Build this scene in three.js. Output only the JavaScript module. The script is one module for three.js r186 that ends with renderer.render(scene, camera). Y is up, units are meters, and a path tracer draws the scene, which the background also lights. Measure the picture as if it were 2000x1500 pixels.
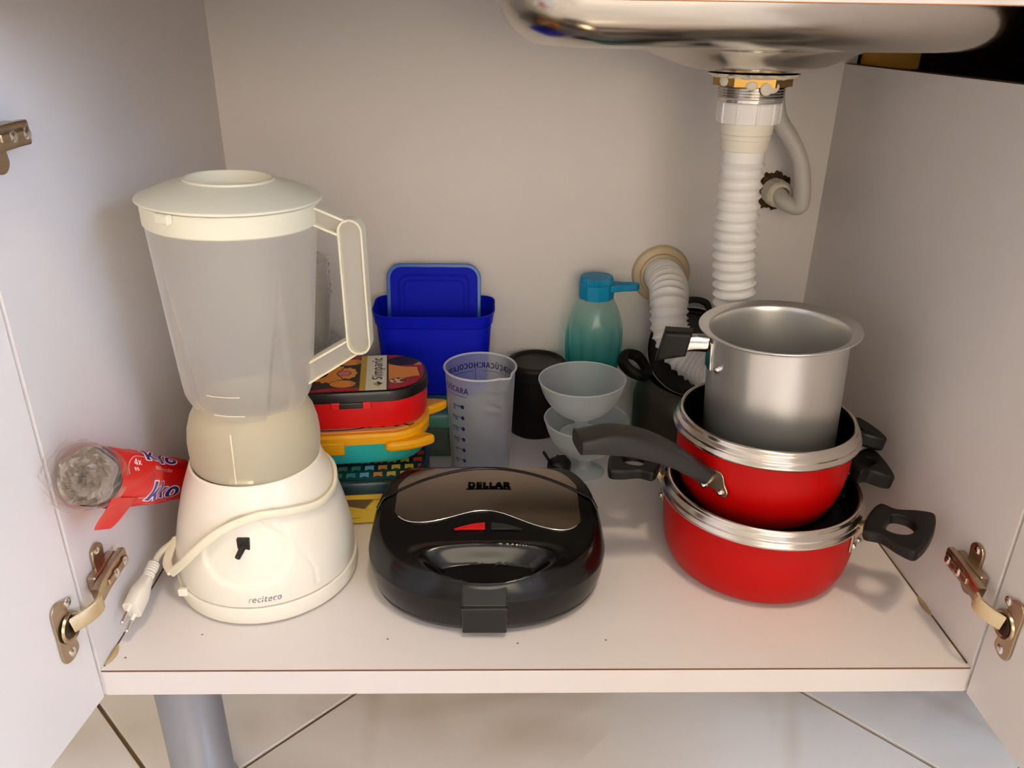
import * as THREE from 'three';
import { RoundedBoxGeometry } from 'three/addons/geometries/RoundedBoxGeometry.js';
import { mergeGeometries, toCreasedNormals as creaseBig } from 'three/addons/utils/BufferGeometryUtils.js';
import { RectAreaLightUniformsLib } from 'three/addons/lights/RectAreaLightUniformsLib.js';
import { FontLoader } from 'three/addons/loaders/FontLoader.js';
import { TextGeometry } from 'three/addons/geometries/TextGeometry.js';

// ---------- camera, sky, lamps, exposure ----------
const scene = new THREE.Scene();
const camera = new THREE.PerspectiveCamera(51.647, 2000 / 1500, 0.02, 50);
camera.rotation.order = 'YXZ';
camera.position.set(-0.0426, 0.5201, 1.0398);
camera.rotation.set(-0.42691, -0.02461, 0.01456);
const renderer = new THREE.WebGLRenderer({ antialias: true });
renderer.toneMapping = THREE.LinearToneMapping;
renderer.toneMappingExposure = 1.02;
renderer.shadowMap.enabled = true;
renderer.shadowMap.type = THREE.PCFSoftShadowMap;
RectAreaLightUniformsLib.init();
scene.background = new THREE.Color(6.9, 9.2, 13.8);
const LAMP = { x: 0.2, y: 2.33, z: 1.28, size: 0.22, power: 120, color: new THREE.Color(1, 0.8, 0.55) };
const WINDOW = { z0: 1.15, z1: 2.9, y0: 0.45, y1: 1.8 };
const GLASS_DOOR = { x0: -0.45, x1: 1.0, y0: 0.25, y1: 1.6 };

// ---------- helpers ----------
function toCreasedNormals(g, a) { g.scale(1000, 1000, 1000); const h = creaseBig(g, a); h.scale(0.001, 0.001, 0.001); return h; }
const V = (x, y, z) => new THREE.Vector3(x, y, z);
let seed = 12345;
const rnd = () => { seed = (seed * 1664525 + 1013904223) >>> 0; return seed / 4294967296; };
const used = new Map();
function numbered(name) { const n = used.get(name) ?? 0; used.set(name, n + 1); return n ? `${name}_${String(n).padStart(3, '0')}` : name; }
function finish(m) { m.castShadow = true; m.receiveShadow = true; return m; }
function thing(name, label, category, pos, group) {
  const o = new THREE.Group(); o.name = numbered(name); o.position.set(...pos); o.userData = { label, category };
  if (group) o.userData.group = group;
  scene.add(o); return o;
}
const rootOf = (o) => { while (o.parent && o.parent !== scene) o = o.parent; return o; };
// geometry is given in world metres; it is moved into the frame of its thing
function part(parent, name, geo, mat, label) {
  const g = Array.isArray(geo) ? merge(geo) : geo, b = rootOf(parent).position;
  g.translate(-b.x, -b.y, -b.z);
  const m = finish(new THREE.Mesh(g, mat)); m.name = name; if (label) m.userData.label = label;
  parent.add(m); return m;
}
function struct(name, geo, mat) {
  const m = finish(new THREE.Mesh(Array.isArray(geo) ? merge(geo) : geo, mat)); m.name = numbered(name); m.userData.kind = 'structure'; scene.add(m); return m;
}
function merge(list) {
  const gs = list.map((g) => { let h = g.index ? g.toNonIndexed() : g; for (const k of Object.keys(h.attributes)) if (!['position', 'normal', 'uv'].includes(k)) h.deleteAttribute(k); if (!h.attributes.uv) h.setAttribute('uv', new THREE.BufferAttribute(new Float32Array(h.attributes.position.count * 2), 2)); return h; });
  return mergeGeometries(gs);
}
function std(color, roughness = 0.5, metalness = 0, extra = {}) { return new THREE.MeshPhysicalMaterial({ color, roughness, metalness, side: THREE.DoubleSide, ...extra }); }
const rgb = (r, g, b) => new THREE.Color().setRGB(r / 255, g / 255, b / 255, THREE.SRGBColorSpace);
const box = (x0, x1, y0, y1, z0, z1) => { const g = new THREE.BoxGeometry(x1 - x0, y1 - y0, z1 - z0); g.translate((x0 + x1) / 2, (y0 + y1) / 2, (z0 + z1) / 2); return g; };
const rbox = (w, h, d, r, x = 0, y = 0, z = 0, seg = 3) => { const g = new RoundedBoxGeometry(w, h, d, seg, r); g.translate(x, y, z); return g; };
// profile with filleted corners: points [r, y, fillet]
function fillet(pts, n = 5) {
  const out = [];
  pts.forEach((p, i) => {
    const f = p[2] ?? 0;
    if (!f || i === 0 || i === pts.length - 1) { out.push([p[0], p[1]]); return; }
    const a = pts[i - 1], b = pts[i + 1], la = Math.hypot(a[0] - p[0], a[1] - p[1]), lb = Math.hypot(b[0] - p[0], b[1] - p[1]);
    const fa = Math.min(f, la * 0.49) / la, fb = Math.min(f, lb * 0.49) / lb;
    for (let k = 0; k <= n; k++) {
      const t = k / n, ax = p[0] + (a[0] - p[0]) * fa, ay = p[1] + (a[1] - p[1]) * fa, bx = p[0] + (b[0] - p[0]) * fb, by = p[1] + (b[1] - p[1]) * fb;
      out.push([(1 - t) ** 2 * ax + 2 * t * (1 - t) * p[0] + t * t * bx, (1 - t) ** 2 * ay + 2 * t * (1 - t) * p[1] + t * t * by]);
    }
  });
  return out;
}
function lathe(pts, x = 0, y = 0, z = 0, seg = 72, crease = 0.6) {
  const g0 = new THREE.LatheGeometry(fillet(pts).map((p) => new THREE.Vector2(Math.max(p[0], 0), p[1])), seg, -Math.PI);
  const g = toCreasedNormals(g0, crease); g.translate(x, y, z); return g;
}
// surface of revolution with a radius that depends on height and angle (angle 0 faces the camera side, +90 degrees to the right)
function revolve(ys, rOf, nT = 180, dx = 0, dy = 0, dz = 0, crease = 0.7) {
  const pos = [], uv = [], idx = [];
  ys.forEach((y, i) => { for (let j = 0; j <= nT; j++) { const t = -Math.PI + (2 * Math.PI * j) / nT, r = rOf(y, t, i), yy = Array.isArray(y) ? y[0] : y; pos.push(r * Math.sin(t), yy, r * Math.cos(t)); uv.push(j / nT, i / (ys.length - 1)); } });
  for (let i = 0; i < ys.length - 1; i++) for (let j = 0; j < nT; j++) { const a = i * (nT + 1) + j, b = a + 1, c = a + nT + 1, d = c + 1; idx.push(a, b, d, a, d, c); }
  const g = new THREE.BufferGeometry(); g.setAttribute('position', new THREE.Float32BufferAttribute(pos, 3)); g.setAttribute('uv', new THREE.Float32BufferAttribute(uv, 2)); g.setIndex(idx);
  const h = toCreasedNormals(g, crease); h.translate(dx, dy, dz); return h;
}
// loft through rings of equal count; every ring is a list of Vector3
function loft(rings, { bottom = true, top = true, crease = 0.6, closed = true } = {}) {
  const n = rings[0].length, pos = [], uv = [], idx = [];
  rings.forEach((r, i) => r.forEach((p, j) => { pos.push(p.x, p.y, p.z); uv.push(j / n, i / Math.max(1, rings.length - 1)); }));
  for (let i = 0; i < rings.length - 1; i++) for (let j = 0; j < (closed ? n : n - 1); j++) { const a = i * n + j, b = i * n + ((j + 1) % n), c = a + n, d = b + n; idx.push(a, c, d, a, d, b); }
  const cap = (r, at, flip) => { const c = r.reduce((s, p) => s.add(p), V(0, 0, 0)).multiplyScalar(1 / n), k = pos.length / 3; pos.push(c.x, c.y, c.z); uv.push(0.5, 0.5); for (let j = 0; j < n; j++) { const a = at + j, b = at + ((j + 1) % n); flip ? idx.push(k, b, a) : idx.push(k, a, b); } };
  if (bottom) cap(rings[0], 0, true); if (top) cap(rings[rings.length - 1], (rings.length - 1) * n, false);
  const g = new THREE.BufferGeometry(); g.setAttribute('position', new THREE.Float32BufferAttribute(pos, 3)); g.setAttribute('uv', new THREE.Float32BufferAttribute(uv, 2)); g.setIndex(idx);
  return toCreasedNormals(g, crease);
}
// rounded rectangle in the xz plane
function rrect(hw, hd, r, y = 0, n = 8, cx = 0, cz = 0, rot = 0) {
  const out = []; r = Math.min(r, hw - 1e-5, hd - 1e-5);
  [[1, 1, 0], [-1, 1, 1], [-1, -1, 2], [1, -1, 3]].forEach(([sx, sz, q]) => { for (let k = 0; k <= n; k++) { const a = (q + k / n) * Math.PI / 2; const x = sx * (hw - r) + r * Math.cos(a), z = sz * (hd - r) + r * Math.sin(a); out.push(V(cx + x * Math.cos(rot) + z * Math.sin(rot), y, cz - x * Math.sin(rot) + z * Math.cos(rot))); } });
  return out;
}
// vertical-walled rounded box made of sections [inset, y]
const rrBox = (hw, hd, r, secs, cx, cz, rot = 0, opt = {}) => loft(secs.map(([ins, y]) => rrect(hw - ins, hd - ins, Math.max(0.002, r - ins), y, 10, cx, cz, rot)), opt);
function curve(pts, tension = 0.5) { return new THREE.CatmullRomCurve3(pts.map((p) => V(...p)), false, 'centripetal', tension); }
function tube(pts, r, seg = 48, rad = 10, caps = true) {
  const c = curve(pts), gs = [new THREE.TubeGeometry(c, seg, r, rad, false)];
  if (caps) for (const t of [0, 1]) { const s = new THREE.SphereGeometry(r, rad, 6); const p = c.getPointAt(t); s.translate(p.x, p.y, p.z); gs.push(s); }
  return merge(gs);
}
// sweep with a cross-section that changes along the way: section(t) returns [[a, b], ...] in the (side, up) frame
function sweep(pts, n, section, upHint = V(0, 1, 0), crease = 0.6) {
  const c = Array.isArray(pts) ? curve(pts) : pts, rings = [];
  for (let i = 0; i <= n; i++) {
    const t = i / n, p = c.getPointAt(t), d = c.getTangentAt(t), side = new THREE.Vector3().crossVectors(d, upHint).normalize(), up = new THREE.Vector3().crossVectors(side, d).normalize();
    rings.push(section(t).map(([a, b]) => p.clone().addScaledVector(side, a).addScaledVector(up, b)));
  }
  return loft(rings, { crease });
}
const ellipseSection = (a, b, n = 20, pw = 1) => Array.from({ length: n }, (_, k) => { const t = (2 * Math.PI * k) / n, c = Math.cos(t), s = Math.sin(t); return [a * Math.sign(c) * Math.abs(c) ** pw, b * Math.sign(s) * Math.abs(s) ** pw]; });
// corrugated hose: frames carried along the curve, radius from arc length
function hoseGeometry(c, n, rOf, rad = 28) {
  const fr = c.computeFrenetFrames(n, false), rings = [], L = c.getLength();
  for (let i = 0; i <= n; i++) { const t = i / n, p = c.getPointAt(t), r = rOf(t * L, t); rings.push(Array.from({ length: rad }, (_, k) => { const a = (2 * Math.PI * k) / rad; return p.clone().addScaledVector(fr.normals[i], r * Math.cos(a)).addScaledVector(fr.binormals[i], r * Math.sin(a)); })); }
  return loft(rings, { crease: 1.2 });
}
// flat slab from a 2D outline (x, y of the shape become x, z), bevelled, lying at height y0
function slab(points, thick, bevel, holes = [], curveSeg = 10) {
  const s = points instanceof THREE.Shape ? points : new THREE.Shape(points.map((p) => new THREE.Vector2(p[0], p[1])));
  for (const h of holes) s.holes.push(h instanceof THREE.Path ? h : new THREE.Path(h.map((p) => new THREE.Vector2(p[0], p[1]))));
  const g = new THREE.ExtrudeGeometry(s, { depth: thick - 2 * bevel, bevelEnabled: bevel > 0, bevelThickness: bevel, bevelSize: bevel, bevelOffset: -bevel, bevelSegments: 3, curveSegments: curveSeg });
  g.translate(0, 0, bevel - thick / 2); return g;
}
function smoothShape(pts) { const s = new THREE.Shape(), c = new THREE.CatmullRomCurve3(pts.map((p) => V(p[0], p[1], 0)), true, 'centripetal'); s.setFromPoints(c.getPoints(pts.length * 8).map((p) => new THREE.Vector2(p.x, p.y))); return s; }
const place = (g, { rx = 0, ry = 0, rz = 0, at = [0, 0, 0], order = 'YXZ' }) => { g.applyMatrix4(new THREE.Matrix4().compose(V(...at), new THREE.Quaternion().setFromEuler(new THREE.Euler(rx, ry, rz, order)), V(1, 1, 1))); return g; };
function canvasMap(w, h, draw) { const c = document.createElement('canvas'); c.width = w; c.height = h; const x = c.getContext('2d'); draw(x, w, h); const t = new THREE.CanvasTexture(c); t.colorSpace = THREE.SRGBColorSpace; t.anisotropy = 8; return t; }
function noiseMap(w, h, draw) { const t = canvasMap(w, h, draw); t.wrapS = t.wrapT = THREE.RepeatWrapping; return t; }
function uvByY(g, y0, y1) { const p = g.attributes.position, u = g.attributes.uv; for (let i = 0; i < p.count; i++) u.setY(i, (p.getY(i) - y0) / (y1 - y0)); return g; }
function uvPlanar(g, fx, fy) { const p = g.attributes.position; const a = new Float32Array(p.count * 2); for (let i = 0; i < p.count; i++) { a[2 * i] = fx(p.getX(i), p.getY(i), p.getZ(i)); a[2 * i + 1] = fy(p.getX(i), p.getY(i), p.getZ(i)); } g.setAttribute('uv', new THREE.BufferAttribute(a, 2)); return g; }
const sstep = (a, b, x) => { const t = Math.min(1, Math.max(0, (x - a) / (b - a))); return t * t * (3 - 2 * t); };
const font = await new FontLoader().loadAsync('fonts/droid/droid_sans_bold.typeface.json');

// ---------- materials ----------
const laminateGrain = noiseMap(512, 512, (x, w, h) => { x.fillStyle = '#808080'; x.fillRect(0, 0, w, h); for (let i = 0; i < 5000; i++) { const v = 110 + Math.floor(rnd() * 40); x.fillStyle = `rgba(${v},${v},${v},0.35)`; x.fillRect(rnd() * w, rnd() * h, 1 + rnd() * 2, 3 + rnd() * 18); } });
laminateGrain.colorSpace = THREE.NoColorSpace; laminateGrain.repeat.set(4, 4);
const M = {
  laminate: std(rgb(224, 217, 212), 0.42, 0, { bumpMap: laminateGrain, bumpScale: 0.00008 }),
  edge: std(rgb(214, 206, 202), 0.4),
  coreBrown: std(rgb(112, 74, 50), 0.8),
  paint: std(rgb(232, 226, 216), 0.9),
  steel: std(rgb(206, 200, 190), 0.17, 1),
  steelRim: std(rgb(214, 206, 194), 0.2, 1),
  chrome: std(rgb(214, 212, 208), 0.1, 1),
  nickel: std(rgb(178, 160, 136), 0.28, 1),
  brass: std(rgb(176, 140, 74), 0.35, 1),
  alu: std(rgb(222, 220, 216), 0.32, 0.85),
  blackGloss: std(rgb(7, 7, 8), 0.2, 0, { specularIntensity: 0.75 }),
  blackGrey: std(rgb(20, 20, 21), 0.3, 0, { specularIntensity: 0.8 }),
  bakelite: std(rgb(17, 16, 15), 0.42, 0, { specularIntensity: 0.6 }),
  bakeliteGrey: std(rgb(38, 37, 36), 0.48, 0, { specularIntensity: 0.7 }),
  blackPlastic: std(rgb(14, 14, 15), 0.3),
  nonstick: std(rgb(14, 14, 15), 0.3),
  red: std(rgb(182, 3, 3), 0.42, 0, { specularIntensity: 0.4 }),
  redPlastic: std(rgb(226, 14, 20), 0.35),
  whitePlastic: std(rgb(236, 229, 212), 0.3),
  whitePVC: std(rgb(236, 233, 228), 0.34),
  creamPVC: std(rgb(232, 224, 206), 0.4),
  cord: std(rgb(232, 224, 198), 0.45),
  frosted: std(rgb(250, 248, 242), 0.56, 0, { transmission: 0.84, specularIntensity: 0.7 }),
  frostedMilky: std(rgb(244, 238, 218), 0.75, 0, { transmission: 0.74, specularIntensity: 0.7 }),
  lidPlastic: std(rgb(246, 240, 214), 0.5, 0, { transmission: 0.25 }),
  frostCup: std(rgb(244, 247, 248), 0.5, 0, { transmission: 0.84, specularIntensity: 0.8 }),
  clearCup: std(rgb(250, 249, 246), 0.4, 0, { transmission: 0.92 }),
  clearFilm: std(rgb(244, 240, 238), 0.22, 0, { transmission: 0.95 }),
  blue: std(rgb(4, 22, 200), 0.45, 0, { specularIntensity: 0.6 }),
  blueLid: std(rgb(2, 22, 196), 0.5, 0, { specularIntensity: 0.2 }),
  blueEdge: std(rgb(12, 92, 190), 0.3),
  teal: std(rgb(48, 190, 186), 0.36),
  tealDark: std(rgb(10, 50, 62), 0.35),
  yellow: std(rgb(250, 176, 12), 0.36),
  aqua: std(rgb(10, 140, 184), 0.45, 0, { specularIntensity: 0.6 }),
  glassGreen: std(rgb(200, 220, 204), 0.12, 0, { transmission: 0.9 }),
  dirt: std(rgb(90, 70, 44), 0.9),
};

// ---------- kitchen room ----------
const RX0 = -1.7, RX1 = 2.0, RZ0 = -0.04, RZ1 = 3.2, FY = -0.207, CY = 2.36, TH = 0.1;
const tileTex = noiseMap(1024, 1024, (x, w, h) => {
  x.fillStyle = 'rgb(236,226,213)'; x.fillRect(0, 0, w, h);
  for (let i = 0; i < 90; i++) { const g = x.createRadialGradient(0, 0, 0, 0, 0, 1); x.save(); x.translate(rnd() * w, rnd() * h); x.rotate(rnd() * 6); x.scale(60 + rnd() * 240, 20 + rnd() * 70); const c = rnd() < 0.5 ? '232,222,206' : '190,168,138'; g.addColorStop(0, `rgba(${c},0.28)`); g.addColorStop(1, `rgba(${c},0)`); x.fillStyle = g; x.fillRect(-1, -1, 2, 2); x.restore(); }
});
const tileMats = [0, 1, 2].map((k) => { const t = tileTex.clone(); t.offset.set(k * 0.37, k * 0.21); return std(new THREE.Color(1, 1, 1), 0.16, 0, { map: t }); });
const floor = struct('floor', box(RX0 - TH, RX1 + TH, FY - 0.1, FY - 0.004, RZ0 - TH, RZ1 + TH), std(rgb(124, 98, 66), 0.9));
const TP = 0.845 / Math.SQRT2, tileGeo = rbox(TP - 0.004, 0.009, TP - 0.004, 0.0015, 0, 0, 0, 2);
for (let i = -3; i <= 5; i++) for (let j = -2; j <= 6; j++) {
  const a = -0.847 + (i + 0.5) * 0.845, b = 0.124 + (j + 0.5) * 0.845, cx = (a + b) / 2, cz = (b - a) / 2, e = 0.4225;
  if (cx - e < RX0 || cx + e > RX1 || cz + e > RZ1 || cz + e < RZ0 + 0.3 || cz - e < RZ0 - 0.42) continue;
  let g = tileGeo;
  if (cz - e < RZ0) { // a tile cut where it meets the wall behind the cabinet
    const s = new THREE.Shape(), h = e - 0.003, zc = RZ0 + 0.002, k = cz - zc; s.moveTo(-(h - k > 0 ? h - k < h ? h - (k) : h : 0), 0);
    const pts = []; const corners = [[0, h], [h, 0], [0, -h], [-h, 0]]; // (x, z)
    for (let q = 0; q < 4; q++) { const A = corners[q], B = corners[(q + 1) % 4], ia = cz + A[1] >= zc, ib = cz + B[1] >= zc; if (ia) pts.push(A); if (ia !== ib) { const t = (zc - cz - A[1]) / (B[1] - A[1]); pts.push([A[0] + (B[0] - A[0]) * t, A[1] + (B[1] - A[1]) * t]); } }
    g = slab(pts.map((p) => [p[0], -p[1]]).reverse(), 0.009, 0.001); g.rotateX(-Math.PI / 2); uvPlanar(g, (x) => x / TP, (x, y, z) => z / TP);
  }
  const m = finish(new THREE.Mesh(g, tileMats[Math.floor(rnd() * 3)])); m.name = 'floor_tile'; m.position.set(cx, FY - 0.0045, cz); if (g === tileGeo) m.rotation.y = Math.PI / 4; floor.add(m);
}
struct('ceiling', box(RX0 - TH, RX1 + TH, CY, CY + TH, RZ0 - TH, RZ1 + TH), M.paint);
struct('wall_back', box(RX0 - TH, RX1 + TH, FY, CY, RZ0 - TH, RZ0), M.paint);
struct('wall_front', [box(RX0 - TH, RX1 + TH, FY, GLASS_DOOR.y0, RZ1, RZ1 + TH), box(RX0 - TH, RX1 + TH, GLASS_DOOR.y1, CY, RZ1, RZ1 + TH), box(RX0 - TH, GLASS_DOOR.x0, GLASS_DOOR.y0, GLASS_DOOR.y1, RZ1, RZ1 + TH), box(GLASS_DOOR.x1, RX1 + TH, GLASS_DOOR.y0, GLASS_DOOR.y1, RZ1, RZ1 + TH)], M.paint);
struct('wall_left', box(RX0 - TH, RX0, FY, CY, RZ0, RZ1), M.paint);
struct('wall_right', [box(RX1, RX1 + TH, FY, WINDOW.y0, RZ0, RZ1), box(RX1, RX1 + TH, WINDOW.y1, CY, RZ0, RZ1), box(RX1, RX1 + TH, WINDOW.y0, WINDOW.y1, RZ0, WINDOW.z0), box(RX1, RX1 + TH, WINDOW.y0, WINDOW.y1, WINDOW.z1, RZ1)], M.paint);
{
  const { z0, z1, y0, y1 } = WINDOW, f = 0.04, zm = (z0 + z1) / 2, x0 = RX1 + 0.03, x1 = RX1 + 0.07;
  const w = struct('window_1', [box(x0, x1, y0, y0 + f, z0, z1), box(x0, x1, y1 - f, y1, z0, z1), box(x0, x1, y0, y1, z0, z0 + f), box(x0, x1, y0, y1, z1 - f, z1), box(x0, x1, y0, y1, zm - f / 2, zm + f / 2)], M.whitePVC);
  for (const [a, b] of [[z0 + f, zm - f / 2], [zm + f / 2, z1 - f]]) part(w, 'pane', box(RX1 + 0.048, RX1 + 0.052, y0 + f, y1 - f, a, b), new THREE.MeshPhysicalMaterial({ color: 0xffffff, roughness: 0, transmission: 1, thickness: 0 }));
}
{ // wide window behind the camera
  const { x0, x1, y0, y1 } = GLASS_DOOR, f = 0.04, xm = (x0 + x1) / 2, z0 = RZ1 + 0.03, z1 = RZ1 + 0.07;
  const w = struct('window_2', [box(x0, x1, y0, y0 + f, z0, z1), box(x0, x1, y1 - f, y1, z0, z1), box(x0, x0 + f, y0, y1, z0, z1), box(x1 - f, x1, y0, y1, z0, z1), box(xm - f / 2, xm + f / 2, y0, y1, z0, z1)], M.whitePVC);
  for (const [a, b] of [[x0 + f, xm - f / 2], [xm + f / 2, x1 - f]]) part(w, 'pane', box(a, b, y0 + f, y1 - f, RZ1 + 0.048, RZ1 + 0.052), new THREE.MeshPhysicalMaterial({ color: new THREE.Color(1, 0.8, 0.57), roughness: 0, transmission: 1, thickness: 0 }));
}
{ // ceiling lamp behind the camera
  const s = LAMP.size / 2, y = CY, o = thing('ceiling_lamp', 'square white ceiling lamp above the kitchen floor', 'lamp', [LAMP.x, y, LAMP.z]);
  part(o, 'lamp_frame', [box(LAMP.x - s - 0.02, LAMP.x + s + 0.02, y - 0.02, y, LAMP.z - s - 0.02, LAMP.z - s), box(LAMP.x - s - 0.02, LAMP.x + s + 0.02, y - 0.02, y, LAMP.z + s, LAMP.z + s + 0.02), box(LAMP.x - s - 0.02, LAMP.x - s, y - 0.02, y, LAMP.z - s, LAMP.z + s), box(LAMP.x + s, LAMP.x + s + 0.02, y - 0.02, y, LAMP.z - s, LAMP.z + s)], M.whitePVC);
  part(o, 'lamp_diffuser', box(LAMP.x - s, LAMP.x + s, y - 0.016, y - 0.004, LAMP.z - s, LAMP.z + s), new THREE.MeshStandardMaterial({ color: 0xffffff, emissive: LAMP.color, emissiveIntensity: 4 }));
  const l = new THREE.RectAreaLight(LAMP.color, LAMP.power, LAMP.size, LAMP.size); l.position.set(LAMP.x, y - 0.024, LAMP.z); l.lookAt(LAMP.x, 0, LAMP.z); scene.add(l);
}

// ---------- cabinet under the sink ----------
const HW = 0.385, D = 0.506;
function screwHead(at, normal, r = 0.0042) { // domed cross-head screw
  const g = [lathe([[0, 0.0016], [r * 0.6, 0.0014, 0.001], [r, 0.0002], [r, -0.001], [0, -0.001]], 0, 0, 0, 20)];
  const q = new THREE.Quaternion().setFromUnitVectors(V(0, 1, 0), V(...normal).normalize());
  return merge(g).applyMatrix4(new THREE.Matrix4().compose(V(...at), q, V(1, 1, 1)));
}
function crossSlot(at, normal, r = 0.0026) {
  const g = merge([new THREE.BoxGeometry(r * 2, 0.0006, r * 0.5), new THREE.BoxGeometry(r * 0.5, 0.0006, r * 2)]); g.translate(0, 0.0016, 0);
  const q = new THREE.Quaternion().setFromUnitVectors(V(0, 1, 0), V(...normal).normalize());
  return g.applyMatrix4(new THREE.Matrix4().compose(V(...at), q, V(1, 1, 1)));
}
const cabinet = thing('sink_cabinet', 'pale lavender-grey laminate sink cabinet with both doors open, all its contents showing', 'cabinet', [0, FY, 0.25]);
part(cabinet, 'side_panel', box(-HW - 0.015, -HW, -0.027, 0.62, 0, D), M.laminate);
part(part(cabinet, 'side_panel', box(HW, HW + 0.015, -0.027, 0.48, 0, D), M.laminate), 'raw_edge', box(HW + 0.0005, HW + 0.0145, 0.48, 0.4804, 0.0005, D - 0.0005), M.coreBrown, 'raw brown top edge');
part(cabinet, 'back_panel', box(-HW - 0.015, HW + 0.015, -0.027, 0.62, -0.006, 0), M.laminate);
const shelf = part(cabinet, 'bottom_panel', box(-HW, HW, -0.027, 0, 0, D - 0.0006), M.laminate);
part(shelf, 'edge_strip', rbox(2 * HW, 0.0262, 0.0016, 0.0006, 0, -0.0143, D, 2), M.edge, 'bright white edge strip');
part(shelf, 'glue_line', box(-HW, HW, -0.0012, -0.0001, D - 0.0007, D + 0.0002), M.coreBrown, 'thin brown glue line');
part(shelf, 'joint_sealant', [tube([[HW - 0.0004, 0.0003, 0.5], [HW - 0.0003, 0.0003, 0.2], [HW - 0.0004, 0.0002, 0.01]], 0.0009, 30, 6), tube([[-HW + 0.0004, 0.0003, 0.5], [-HW + 0.0003, 0.0003, 0.2], [-HW + 0.0004, 0.0002, 0.01]], 0.0008, 30, 6)], M.dirt, 'brown dirty joint along both sides');
{ // smears of old brown sealant in the two front corners
  const smear = (pts) => sweep(pts, 16, (t) => ellipseSection(0.0005 + 0.0022 * Math.sin(Math.PI * t) ** 0.7, 0.0004 + 0.0014 * Math.sin(Math.PI * t), 10));
  part(shelf, 'sealant_smear', smear([[HW - 0.001, 0.0008, 0.438], [HW - 0.0016, 0.001, 0.425], [HW - 0.001, 0.0008, 0.41]]), std(rgb(168, 146, 104), 0.8), 'yellow-brown sealant smear');
  part(shelf, 'sealant_smear', smear([[-HW + 0.001, 0.0008, 0.5], [-HW + 0.003, 0.001, 0.488], [-HW + 0.001, 0.0008, 0.474]]), std(rgb(178, 158, 118), 0.8), 'yellow-brown sealant smear');
}
{ // front rail under the worktop
  const r = part(cabinet, 'front_rail', box(-HW, HW, 0.5345, 0.62, 0.488, 0.505), M.edge);
  part(r, 'raw_edge', box(-HW, HW, 0.534, 0.5345, 0.488, 0.505), std(rgb(206, 150, 104), 0.7));
}
for (const [lx, lz] of [[-0.337, 0.46], [0.337, 0.06], [-0.337, 0.06]]) part(cabinet, 'leg', lathe([[0, FY + 0.0005], [0.033, FY + 0.0005], [0.033, FY + 0.012, 0.003], [0.029, FY + 0.018], [0.029, -0.0275], [0, -0.0275]], lx, 0, lz, 48), std(rgb(150, 152, 160), 0.36, 0.55), 'grey metal tube leg');
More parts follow.
